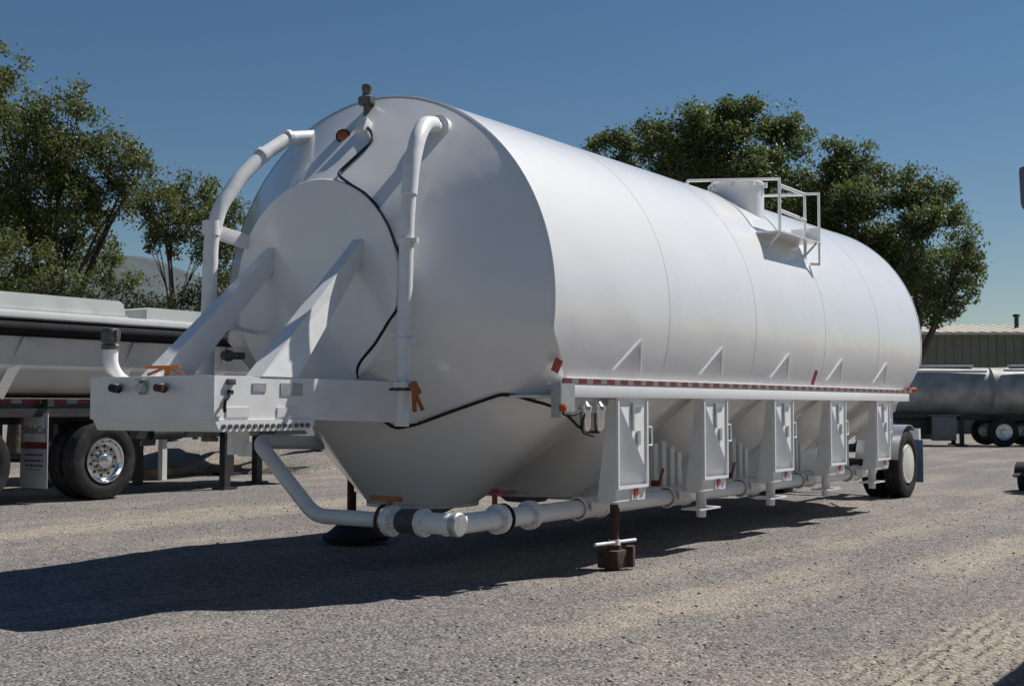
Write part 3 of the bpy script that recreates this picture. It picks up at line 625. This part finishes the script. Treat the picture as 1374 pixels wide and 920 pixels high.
def wheel(parent, x, y, r, face, cover=False, dual=True, rimmat='chrome', wd=.27, tread=True):
    # face: -1 towards -Y. y is the outer face
    g_ = face
    wh = None; yc = y - g_ * wd / 2
    mb = MB(); mb.lathe((x, yc, r), (0, 1, 0), tyre_prof(r, wd), 56)
    if dual: mb.lathe((x, yc - g_ * (wd + .06), r), (0, 1, 0), tyre_prof(r, wd), 56)
    if tread:
        for yy in ([yc, yc - g_ * (wd + .06)] if dual else [yc]):
            for k in range(44):
                a = 2 * PI * k / 44; c = Vector((x + r * .995 * math.cos(a), yy, r + r * .995 * math.sin(a)))
                for s_ in (-1, 1): mb.box(c + Vector((0, s_ * wd * .29, 0)), (.02, wd * .2, .05), Matrix.Rotation(-a, 3, 'Y'))
    wh = mb.build('wheel', M['tyre'], parent)
    ri = r * .565; mb = MB()
    if cover:
        mb.lathe((x, y, r), (0, g_, 0), [(-.1, ri), (-.02, ri * 1.02), (-.005, ri), (-.01, ri * .93), (.0, ri * .8), (.004, 0)], 40); mb.build('hub_cover', M[rimmat], wh); return wh
    mb.lathe((x, y, r), (0, g_, 0), [(-.2, ri * .97), (-.03, ri * .99), (-.006, ri * 1.02), (-.004, ri * .97), (-.03, ri * .93), (-.05, ri * .90), (-.075, ri * .82), (-.07, ri * .5), (-.075, ri * .38), (-.02, ri * .36), (.0, ri * .33), (.012, ri * .2), (.012, 0)], 48); rm = mb.build('rim', M[rimmat], wh)
    mb = MB()
    for k in range(10):
        a = 2 * PI * (k + .3) / 10; c = Vector((x + ri * .67 * math.cos(a), y - g_ * .0705, r + ri * .67 * math.sin(a))); mb.lathe(c, (0, g_, 0), [(-.01, .024), (.002, .024), (.002, 0)], 12)
    mb.build('rim_hole', M['black'], rm)
    mb = MB()
    for k in range(10):
        a = 2 * PI * k / 10; c = Vector((x + ri * .45 * math.cos(a), y - g_ * .073, r + ri * .45 * math.sin(a))); mb.cyl(c, c + Vector((0, g_ * .035, 0)), .017, seg=6)
    mb.build('lug_nut', M['steel'], rm)
    return wh
wheel(T, WX, -1.25, WR, -1, cover=True, rimmat='hub'); wheel(T, WX, 1.25, WR, 1, cover=True, rimmat='hub')
for s_ in (-1, 1):
    mb = MB(); vs = []; fs = []; n = 18
    for k in range(n + 1):
        a = R_(60) + R_(112) * k / n
        for q, yy in enumerate((.62, 1.26)):
            for rr2 in (WR + .07, WR + .085): vs.append((WX + rr2 * math.cos(a), s_ * yy, WR + rr2 * math.sin(a)))
    for k in range(n):
        b = k * 4; fs += [(b, b + 4, b + 6, b + 2), (b + 1, b + 3, b + 7, b + 5), (b, b + 1, b + 5, b + 4), (b + 2, b + 6, b + 7, b + 3)]
    mb.add(vs, fs); mb.build('fender', M['alu'], T)
    mb = MB(); mb.box((11.72, s_ * .95, .52), (.012, .6, .66)); mb.build('mud_flap', M['bluef'], T)
mb = MB(); mb.cyl((9.56, -1.70, 1.60), (9.66, -1.74, 1.60), .035); mb.box((9.5, -1.68, 1.60), (.12, .1, .06)); mb.build('tail_lamp', M['amber'], T)
mb = MB(); mb.tube([(9.6, -1.45, 1.3), (9.9, -1.5, 1.75), (10.3, -1.2, 1.68)], .022, 8, smooth=.1); mb.build('rear_hose_rack', M['white2'], T)

# ================================================================== neighbouring trailers on the left
TY = 8.45
D = thing('dump_trailer', (3, TY + 1.25, 0), 'silver dump trailer with black tarp roll and white top rail, behind the tank trailer gooseneck', 'trailer')
X0, X1 = -4.0, 8.9; yc = TY + 1.25
sec = [(-1.25, 2.58), (-1.25, 1.95), (-1.17, 1.72), (-1.0, 1.57), (-.7, 1.5), (.7, 1.5), (1.0, 1.57), (1.17, 1.72), (1.25, 1.95), (1.25, 2.58)]
mb = MB(); mb.prism([(yc + a, b) for a, b in sec], 'X', X0, X1); tub = mb.build('tub', M['silver'], D, smooth=30)
for x in np.arange(X0 + .6, X1, 1.9): MB().bar((x + .26, TY - .02, 2.30), (x - .12, TY + .10, 1.50), .16, .06, up=(0, -1, 0)).build('side_brace', M['silver'], tub)
mb = MB(); mb.box(((X0 + X1) / 2, TY - .03, 2.64), (X1 - X0 + .1, .16, .10), bev=.015); mb.box(((X0 + X1) / 2, TY + 2.5, 2.64), (X1 - X0 + .1, .16, .10), bev=.015); mb.build('top_rail', M['offw'], D)
mb = MB(); mb.tube([(X0, TY - .07, 2.46), (2, TY - .07, 2.455), (5, TY - .07, 2.46), (X1, TY - .07, 2.455)], .085, 12); mb.box(((X0 + X1) / 2, TY - .02, 2.46), (X1 - X0, .05, .24)); mb.build('tarp_roll', M['tarp'], D)
mb = MB(); mb.box(((X0 + X1) / 2, yc - .5, 1.24), (X1 - X0, .12, .26)); mb.box(((X0 + X1) / 2, yc + .5, 1.24), (X1 - X0, .12, .26)); mb.box((1.5, TY + .24, 1.34), (6.2, .05, .22)); mb.box((6.9, TY + .35, 1.06), (4.6, .12, .38)); mb.box((6.9, TY + 2.1, 1.06), (4.6, .12, .38)); mb.box((6.9, yc, 1.08), (4.4, 1.9, .2))
for x in np.arange(-3, 9, 1.0): mb.box((x, yc, 1.42), (.1, 2.4, .1))
mb.box((1.9, yc, 1.28), (5.5, 2.2, .12)); mb.box((1.2, TY + .9, .95), (2.9, .5, .6))
mb.build('chassis', M['dark'], D)
mb = MB(); x = X0 + .2
while x < 4.6: mb.m = 0; mb.box((x + .14, TY + .20, 1.44), (.28, .01, .06)); mb.m = 1; mb.box((x + .37, TY + .20, 1.44), (.17, .01, .06)); x += .46
mb.build('reflective_tape', [M['taper'], M['tapew']], D)
LR = .572
for x in (3.93, 1.8, .4): wheel(D, x, TY, LR, -1, tread=False, wd=.29)
mb = MB()
for x in (3.93, 1.8, .4): mb.cyl((x, TY + .3, LR), (x, TY + 2.4, LR), .075)
mb.build('axle', M['dark'], D)
mb = MB(); mb.box((2.95, TY + .34, .74), (.014, .62, 1.06), bev=.004); fl = mb.build('mud_flap', M['flap'], D)
xf = 2.95 - .0085
mb = MB(); mb.box((xf, TY + .34, 1.05), (.004, .46, .36)); mb.build('logo_panel', M['offw'], fl)
mb = MB(); mb.box((xf - .001, TY + .34, .815), (.004, .60, .09)); mb.build('red_stripe', M['red'], fl)
def text(s, name, p, h, m, parent, rot, ext=.002, ax='CENTER'):
    c = bpy.data.curves.new(name, 'FONT'); c.body = s; c.size = h; c.align_x = ax; c.align_y = 'CENTER'; c.extrude = ext; c.space_character = 1.08
    t = bpy.data.objects.new(name, c); COL.objects.link(t)
    me = bpy.data.meshes.new_from_object(t.evaluated_get(bpy.context.evaluated_depsgraph_get())); bpy.data.objects.remove(t)
    o = bpy.data.objects.new(name, me); COL.objects.link(o); me.materials.clear(); me.materials.append(m); o.parent = parent; o.location = Vector(p) - wl(parent); o.rotation_euler = rot; WL[o.name] = Vector(p); return o
RF = (R_(90), 0, R_(-90))
text('SlideCo', 'logo_text', (xf - .006, TY + .33, 1.03), .15, M['ink'], fl, RF)
for z, hh, w_ in ((.68, .03, .40), (.60, .035, .42), (.53, .03, .40), (.47, .012, .30)):
    mb = MB(); y = TY + .34 - w_ / 2
    while y < TY + .34 + w_ / 2 - .02:
        q = random.uniform(.03, .09); mb.box((xf - .001, y + q / 2, z), (.004, q, hh * .8)); y += q + .018
    mb.build('small_print', M['ink'], fl)
for i, (x, y) in enumerate(((6.43, TY + .15), (6.43, TY + 2.3), (8.0, TY + 1.0))):
    mb = MB(); mb.box((x, y, .62), (.13, .13, 1.16)); mb.box((x, y, .25), (.10, .10, .5)); mb.box((x, y, .03), (.3, .28, .03)); mb.cyl((x, y - .06, .9), (x, y - .12, .9), .03); mb.build('landing_leg', M['dark'], D)
mb = MB(); mb.box((4.95, TY + .5, .86), (.3, .4, .2)); mb.box((5.3, TY + .7, .98), (1.1, .06, .05)); mb.cyl((5.0, TY + .3, .95), (5.6, TY + .3, .95), .1); mb.build('air_tank', M['dark'], D)

# white bins on the far row
def x_at(px, y): v = at(px, 545, 1) - CAM; return CAM.x + v.x * (y - CAM.y) / v.y
def bin_trailer(x0, x1, y, zt, label, legs):
    B = thing('bin_trailer', ((x0 + x1) / 2, y + 1.2, 0), label, 'trailer', 'white bin trailers in the row behind')
    mb = MB(); mb.prism([(x0, zt - .03), (x0 + .06, zt), (x1 - .12, zt - .01), (x1 - .04, zt - .06), (x1, zt - .2), (x1, zt - .9), (x1 - .5, 1.5), (x0 + .5, 1.5), (x0, zt - .9)], 'Y', y, y + 2.4); b = mb.build('bin', M['binw'], B, smooth=20)
    mb = MB(); mb.box(((x0 + x1) / 2, y - .02, zt - .30), (x1 - x0 + .05, .06, .06)); mb.build('bin_rim', M['binw'], b)
    mb = MB(); mb.box(((x0 + x1) / 2, y + .6, 1.36), (x1 - x0, .12, .24)); mb.box(((x0 + x1) / 2, y + 1.8, 1.36), (x1 - x0, .12, .24)); mb.build('chassis', M['dark'], B)
    for x in legs:
        for yy in (y + .3, y + .42):
            mb = MB(); mb.box((x, yy, .68), (.14, .14, 1.3)); mb.box((x, yy, .03), (.35, .35, .05)); mb.build('support_leg', M['dark'], B)
    return B
bin_trailer(x_at(-150, 11.6), x_at(166, 11.6), 11.6, 3.27, 'longer white bin trailer, its flat top showing above the dump trailer at the far left', (x_at(66, 11.9), x_at(138, 11.9)))
bin_trailer(x_at(195, 11.6), x_at(430, 11.6), 11.6, 3.19, 'shorter white bin trailer, its top showing above the dump trailer beside the front loading pipe', (x_at(308, 11.9), x_at(430, 11.9)))
# timber and a white post under the dump trailer
p = at(218, 622, 24); MB().box((p.x, p.y, .45), (.12, .12, .95), bev=.01).build('marker_post', M['offw'], smooth=0); o = bpy.data.objects['marker_post']; tag(o, 'short white post standing in the dirt behind the dump trailer wheel', 'post')
def timber(px, py, d, ln, rot, label):
    p = at(px, py, d); a = rot
    o = MB().box((p.x, p.y, .09), (ln, .16, .14), Matrix.Rotation(a, 3, 'Z'), bev=.012).build('timber', M['wood'], smooth=0); tag(o, label, 'timber', 'old timbers lying in the yard')
timber(235, 625, 25, 2.2, .3, 'long weathered timber lying across the dirt beyond the dump trailer wheel')
timber(275, 622, 26, 1.5, -.5, 'short weathered timber lying crosswise left of the dump trailer landing leg')
# dirt heaps
for i, (px, d, r, h_, lb) in enumerate(((262, 29, 2.6, .62, 'low brown dirt heap left of the dump trailer landing leg'), (425, 29, 2.4, .55, 'low brown dirt heap seen under the gooseneck behind the slanted riser pipe'))):
    p = at(px, 545, d); n = 20; vs = [(p.x, p.y, h_)]; fs = []
    for k, q in enumerate((.3, .6, .85, 1.0)):
        for j in range(n):
            a = 2 * PI * j / n; rr3 = r * q * (1 + .18 * math.sin(3 * a + i) + .1 * random.uniform(-1, 1)); vs.append((p.x + rr3 * math.cos(a) * 1.6, p.y + rr3 * math.sin(a), h_ * (1 - q ** 1.6) * random.uniform(.8, 1.1) - (.04 if q == 1 else 0)))
    fs += [(0, 1 + j, 1 + (j + 1) % n) for j in range(n)]
    for k in range(3): fs += [(1 + k * n + j, 1 + (k + 1) * n + j, 1 + (k + 1) * n + (j + 1) % n, 1 + k * n + (j + 1) % n) for j in range(n)]
    o = MB().add(vs, fs).build('dirt_heap', M['ground'], smooth=60); tag(o, lb, 'dirt heap', 'dirt heaps behind the dump trailer')

# ================================================================== right background
def far_trailer(p, ln, ang, label, box=True, pale=False):
    B = thing('tanker_trailer', (p.x, p.y, 0), label, 'trailer', 'dull aluminium tank trailers parked far back'); B.rotation_euler.z = ang
    LOC = {}
    def bl(mb, nm, m, par=B, sm=40):
        o = mb.build(nm, m, None, smooth=sm); l0 = o.location.copy(); o.parent = par; o.location = l0 if par == B else l0 - LOC[par.name]; LOC[o.name] = l0; return o
    mb = MB(); r = .9; prof = [(-ln / 2 - .25, 0), (-ln / 2 - .2, .5), (-ln / 2 - .06, .78), (-ln / 2, .86), (-ln * .2, r), (ln * .2, r), (ln / 2, .86), (ln / 2 + .06, .78), (ln / 2 + .2, .5), (ln / 2 + .25, 0)]
    mb.lathe((0, 0, 1.86), (1, 0, 0), prof, 40); t = bl(mb, 'tank', M['alud'])
    mb = MB(); mb.box((0, 0, 2.79), (ln * .8, .5, .06), bev=.01); mb.tube([(-ln * .45, .60, 2.58), (ln * .45, .60, 2.62)], .05, 8); bl(mb, 'walkway', M['offw'])
    mb = MB(); mb.box((0, -.45, .98), (ln, .12, .2)); mb.box((0, .45, .98), (ln, .12, .2)); mb.box((0, 0, 1.05), (ln * .5, 2.0, .14)); mb.box((-ln * .12, 0, .65), (1.2, 1.2, .5)); bl(mb, 'chassis', M['dark'])
    for x in (ln * .3, ln * .3 + 1.25):
        for s_ in (-1, 1):
            mb = MB(); mb.lathe((x, s_ * 1.1, .5), (0, 1, 0), tyre_prof(.5, .3), 32); wq = bl(mb, 'wheel', M['tyre'])
            mb = MB(); mb.lathe((x, s_ * 1.26, .5), (0, s_, 0), [(-.1, .28), (0, .28), (-.04, .2), (-.04, .12), (.03, .1), (.04, 0)], 24); bl(mb, 'rim', M['alu'], wq)
    for s_ in (-1, 1):
        mb = MB(); mb.box((-ln * .33, s_ * .7, .5), (.14, .14, .95)); mb.box((-ln * .33, s_ * .7, .03), (.34, .34, .05)); bl(mb, 'landing_leg', M['dark'])
        if s_ < 0 or box: mb = MB(); mb.box((-ln * .24, s_ * 1.05, .62), (.8, .35, .85), bev=.03); mb.box((-ln * .24, s_ * 1.06, 1.07), (1.1, .42, .03)); bl(mb, 'tool_box', M['grey'])
    mb = MB(); mb.box((ln * .3 + .6, -1.13, 1.08), (2.5, .42, .02)); bl(mb, 'fender', M['alu'])
    return B
pa = at(1187, 545, 45); far_trailer(pa, 7.5, R_(116), 'dull grey tank trailer with grey tool box, just right of the white tank rear wheel')
pb = at(1467, 545, 44); far_trailer(pb, 7.0, R_(118), 'dark aluminium tank trailer at the right edge with bright hubs below')
# metal building
c = at(1330, 545, 66); bang = math.atan2(RT.y, RT.x) + .0
B = thing('metal_building', (c.x, c.y, 0), 'long dark green ribbed metal shed with cream roof, right background', 'building')
B.rotation_euler.z = bang
def bb(mb, nm, m, sm=0):
    o = mb.build(nm, m, None, smooth=sm); l0 = o.location.copy(); o.parent = B; o.location = l0; return o
EH, RH = 5.15, 5.72; LN = 44
mb = MB(); mb.box((6, 6, EH / 2), (LN, 12, EH))
x = 6 - LN / 2 + .2
while x < 6 + LN / 2: mb.box((x, -.02, EH / 2), (.09, .05, EH - .02)); x += .45
bb(mb, 'wall', M['green'])
mb = MB(); mb.prism([(-.5, EH - .02), (-.5, EH + .05), (6, RH + .3), (12.5, EH + .05), (12.5, EH - .02)], 'X', 6 - LN / 2 - .4, 6 + LN / 2 + .4)
x = 6 - LN / 2
while x < 6 + LN / 2: mb.bar((x, -.52, EH + .07), (x, 6, RH + .32), .08, .05); x += .6
rf = bb(mb, 'roof', M['roof'])
mb = MB(); mb.box((6, -.53, EH + .0), (LN + .8, .07, .14)); bb(mb, 'fascia', M['roof'])
mb = MB(); mb.cyl((2.6, 3, RH - .4), (2.6, 3, RH + .55), .12); mb.lathe((2.6, 3, RH + .55), (0, 0, 1), [(0, .22), (.12, .16), (.14, 0)], 16); bb(mb, 'roof_vent', M['dark'], 40)

# ================================================================== trees
def tree(name, label, cat, d, circles, trunk_px, m, leaf, dens, group, depth_k=.9, tr=.28, droop=0, seed=1, base_y=None):
    r_ = np.random.default_rng(seed); P = []; leaf *= .46; dens *= 3.9
    base = at(trunk_px, 545, d); base.z = 0
    T_ = thing(name, base, label, cat, group)
    cents = []
    for (px, py, rp) in circles:
        dd = d + r_.uniform(-1, 1) * depth_k * rp / FPX * d * 1.3
        c = np.array(at(px, py, dd)); R0 = rp / FPX * d; cents.append((c, R0))
        ns = max(5, int(14 * (R0 / 1.2) ** 1.6))
        for k in range(ns):                                   # sub-clumps through the volume
            v = r_.normal(size=3); v /= np.linalg.norm(v); q = c + v * R0 * (r_.random() ** .5) * .86; q[2] -= 0
            rs = R0 * r_.uniform(.22, .46) + .12
            n = int(dens * (rs * rs) * 150)
            u = r_.normal(size=(n, 3)); u /= np.linalg.norm(u, axis=1)[:, None]; u *= (r_.random(n) ** .42)[:, None] * rs * np.array([1, 1, .8])
            pp = q + u; pp[:, 2] -= droop * r_.random(n) ** 2 * rs
            P.append(pp)
        n = int(dens * R0 * R0 * 40)                           # loose sprays past the edge
        u = r_.normal(size=(n, 3)); u /= np.linalg.norm(u, axis=1)[:, None]; P.append(c + u * R0 * (.7 + .42 * r_.random((n, 1)) ** 1.5))
    P = np.concatenate(P); P = P[P[:, 2] > .3]; n = len(P)
    a = r_.normal(size=(n, 3)); a /= np.linalg.norm(a, axis=1)[:, None]
    if droop: a[:, 2] -= droop; a /= np.linalg.norm(a, axis=1)[:, None]
    b = np.cross(a, r_.normal(size=(n, 3))); b /= np.linalg.norm(b, axis=1)[:, None]
    s = leaf * r_.uniform(.55, 1.35, (n, 1)); wv = s * r_.uniform(.32, .55, (n, 1))
    nn = np.cross(a, b) * s * .18
    V = np.stack([P - a * s, P + b * wv + nn, P + a * s, P - b * wv + nn], 1).reshape(-1, 3) - np.array(base)
    F = np.arange(4 * n).reshape(n, 4)
    o = grid_obj('crown', V, F, m, False); o.parent = T_; WL[o.name] = Vector(base)
    mb = MB(); top = np.mean([c for c, _ in cents], 0); fork = Vector((base.x + (top[0] - base.x) * .25, base.y + (top[1] - base.y) * .25, max(1.2, top[2] * .42)))
    mb.tube([base - Vector((0, 0, .2)), base + Vector((.05, .03, fork.z * .5)), fork], tr, 10, radii=[tr * 1.25, tr * .95, tr * .8])
    pick = r_.permutation(len(cents))[:max(4, len(cents) // 3)]
    for ii, (c, R0) in enumerate(cents):
        if ii not in pick: continue
        c = Vector(c); md = fork.lerp(c, .5) + Vector((r_.uniform(-.3, .3), r_.uniform(-.3, .3), r_.uniform(0, .4))); mb.tube([fork - Vector((0, 0, .3)), md, c], tr * .4, 7, radii=[tr * .4, tr * .17, tr * .04])
        for k in range(3):
            e = c + Vector(r_.normal(size=3)).normalized() * R0 * .6; mb.tube([md, (md + e) / 2 + Vector((0, 0, .15)), e], .03, 5, radii=[tr * .13, tr * .07, .01])
    o = mb.build('trunk', M['bark'], T_); return T_
GL = 'trees behind the left trailers'; GR = 'trees behind the tank trailer on the right'
tree('elm_tree', 'tallest leafy tree at the left edge behind the dump trailer', 'tree', 38, [(-60, 150, 70), (5, 95, 36), (8, 150, 50), (60, 155, 45), (95, 130, 30), (70, 210, 60), (130, 185, 40), (150, 215, 42), (178, 200, 22), (140, 260, 34), (85, 275, 46), (20, 260, 60), (-40, 260, 70), (95, 320, 30), (170, 255, 18), (40, 310, 44), (-10, 330, 50), (110, 250, 40), (120, 295, 26), (30, 205, 40), (60, 345, 46), (105, 345, 32), (20, 385, 40), (125, 385, 30), (70, 395, 40), (110, 290, 36), (183, 228, 22), (160, 285, 20), (195, 215, 14), (150, 345, 22), (178, 372, 20), (140, 320, 18)], 70, M['leafL'], .15, 1.25, GL, tr=.30, droop=.15, seed=11)
tree('elm_tree', 'low drooping tree at the left edge, under the tallest tree', 'tree', 35, [(0, 330, 40), (25, 370, 44), (-40, 340, 50), (75, 375, 30), (55, 340, 24), (115, 390, 26)], 20, M['leafL'], .13, 1.3, GL, tr=.2, droop=.25, seed=12)
tree('elm_tree', 'round green tree behind the curved far loading pipe on the left', 'tree', 42, [(195, 258, 26), (222, 245, 26), (255, 250, 30), (285, 265, 28), (312, 278, 26), (215, 285, 34), (250, 295, 34), (290, 305, 34), (322, 315, 26), (270, 340, 26), (305, 350, 30), (240, 318, 22), (335, 350, 22), (300, 392, 26), (225, 330, 18), (285, 300, 34), (250, 270, 36), (320, 380, 24), (200, 300, 24), (205, 325, 16), (185, 275, 20)], 232, M['leafL'], .15, 1.35, GL, tr=.17, droop=.12, seed=13)
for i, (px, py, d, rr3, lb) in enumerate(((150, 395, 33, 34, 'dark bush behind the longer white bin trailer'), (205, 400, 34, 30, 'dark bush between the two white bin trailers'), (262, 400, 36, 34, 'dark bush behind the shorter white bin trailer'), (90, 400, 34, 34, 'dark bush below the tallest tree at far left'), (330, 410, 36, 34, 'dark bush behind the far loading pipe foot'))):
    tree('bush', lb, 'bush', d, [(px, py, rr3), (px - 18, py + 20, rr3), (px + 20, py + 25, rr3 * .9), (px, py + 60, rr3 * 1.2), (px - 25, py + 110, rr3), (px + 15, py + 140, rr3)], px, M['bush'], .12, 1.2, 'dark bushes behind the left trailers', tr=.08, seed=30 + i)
tree('elm_tree', 'widest dark green tree rising behind the middle of the white tank', 'tree', 52, [(800, 200, 22), (835, 190, 30), (880, 178, 34), (925, 165, 34), (968, 162, 34), (1010, 160, 34), (1048, 165, 32), (1065, 195, 34), (905, 215, 46), (960, 215, 50), (1020, 220, 50), (850, 220, 30), (950, 260, 50), (1030, 270, 50)], 960, M['leafR'], .19, 1.3, GR, tr=.4, seed=21)
tree('elm_tree', 'middle dark green tree behind the guard rail on the tank', 'tree', 50, [(1115, 220, 36), (1150, 218, 32), (1175, 245, 32), (1090, 250, 44), (1140, 270, 48), (1080, 300, 50), (1150, 320, 55), (1110, 350, 60), (1180, 350, 45)], 1130, M['leafR'], .18, 1.3, GR, tr=.36, seed=22)
tree('elm_tree', 'rightmost dark green tree hanging over the metal shed', 'tree', 48, [(1225, 245, 32), (1250, 262, 34), (1205, 275, 36), (1275, 295, 34), (1298, 325, 28), (1240, 310, 44), (1205, 340, 44), (1285, 360, 34), (1308, 352, 20), (1245, 365, 44), (1235, 405, 34), (1265, 405, 28), (1295, 392, 24), (1250, 422, 22), (1278, 418, 16)], 1215, M['leafR'], .17, 1.35, GR, tr=.33, seed=23)

# ================================================================== near truck standing just out of frame on the right, its mirror in view
K = thing('parked_truck', (0, -7.4, 0), 'white box truck parked at the right, only its grey door mirror in view', 'truck')
mb = MB(); ys = -6.2
mb.prism([(-3.35, .55), (-3.45, 1.3), (-3.2, 2.3), (-3.0, 2.55), (-1.6, 2.6), (-1.6, .55)], 'Y', -8.5, ys); cb = mb.build('cab', M['offw'], K, smooth=30)
mb = MB(); mb.prism([(-3.12, 1.45), (-2.98, 2.2), (-2.1, 2.25), (-2.1, 1.45)], 'Y', ys, ys + .006); mb.prism([(-8.3, 1.4), (-6.4, 1.4), (-6.4, 1.5), (-8.3, 1.5)], 'X', -3.46, -3.44); mb.build('side_window', M['glass'], cb)
mb = MB(); mb.box((1.2, -7.35, 1.66), (5.4, 2.3, 1.9), bev=.02); mb.build('cargo_box', M['offw'], K)
mb = MB(); mb.box((.6, -7.35, .62), (6.4, .9, .16)); mb.build('chassis', M['dark'], K)
wheel(K, -2.45, -6.25, .45, 1, dual=False, tread=False, rimmat='alu'); wheel(K, 2.6, -6.25, .45, 1, dual=False, tread=False, rimmat='alu'); wheel(K, -2.45, -8.45, .45, -1, dual=False, tread=False, rimmat='alu'); wheel(K, 2.6, -8.45, .45, -1, dual=False, tread=False, rimmat='alu')
pm = at(1396, 250, 5.0); mm = MB(); mm.bar(pm + Vector((.0, -.005, -.085)), pm + Vector((.02, .005, .085)), .085, .15, up=(0, 1, 0), bev=.02); mr_ = mm.build('door_mirror', M['grey'], K)
mb = MB(); mb.tube([pm + Vector((.02, -.06, .05)), (pm.x + .12, ys - .01, pm.z + .1)], .012, 8); mb.tube([pm + Vector((.02, -.06, -.06)), (pm.x + .12, ys - .01, pm.z - .1)], .012, 8); mb.build('mirror_arm', M['dark'], mr_)

# small yard cart at the right edge
pc = at(1372, 545, 20.6); pc.z = 0
Q = thing('yard_cart', pc, 'small yard cart at the right edge with orange wheel under a black fender', 'cart')
r3 = .21
for s_, yy in ((1, pc.y), (-1, pc.y - 1.0)):
    mb = MB(); mb.lathe((pc.x, yy, r3), (0, 1, 0), tyre_prof(r3, .14), 32); wq = mb.build('wheel', M['tyre'], Q)
    mb = MB(); mb.lathe((pc.x, yy + s_ * .06, r3), (0, s_, 0), [(-.12, .14), (.0, .145), (-.02, .12), (-.02, .05), (.02, .04), (.02, 0)], 24); mb.lathe((pc.x, yy - s_ * .068, r3), (0, -s_, 0), [(-.03, .17), (.006, .165), (-.01, .13), (-.01, .05), (.02, .04), (.02, 0)], 24); mb.build('rim', M['orange'], wq)
    mb = MB(); vs = []; fs = []
    for k in range(11):
        a = R_(25) + R_(150) * k / 10
        for q in (-.1, .1):
            for e in (.04, .055): vs.append((pc.x + (r3 + e) * math.cos(a), yy + q, r3 + (r3 + e) * math.sin(a)))
    for k in range(10):
        b = k * 4; fs += [(b, b + 4, b + 6, b + 2), (b + 1, b + 3, b + 7, b + 5), (b, b + 1, b + 5, b + 4), (b + 2, b + 6, b + 7, b + 3)]
    mb.add(vs, fs); mb.box((pc.x - .36, yy, r3 + .07), (.14, .18, .012), Matrix.Rotation(-.25, 3, 'Y')); mb.build('fender', M['black'], Q)
mb = MB(); mb.cyl((pc.x, pc.y, r3), (pc.x, pc.y - 1, r3), .025); mb.box((pc.x + .3, pc.y - .5, .5), (1.2, .7, .05)); mb.box((pc.x + .3, pc.y - .5, .66), (1.15, .66, .26), bev=.02); mb.bar((pc.x + .8, pc.y - .5, .48), (pc.x + 1.9, pc.y - .5, .4), .06, .06); mb.build('cart_bed', M['dark'], Q)
sc.render.engine = 'CYCLES'
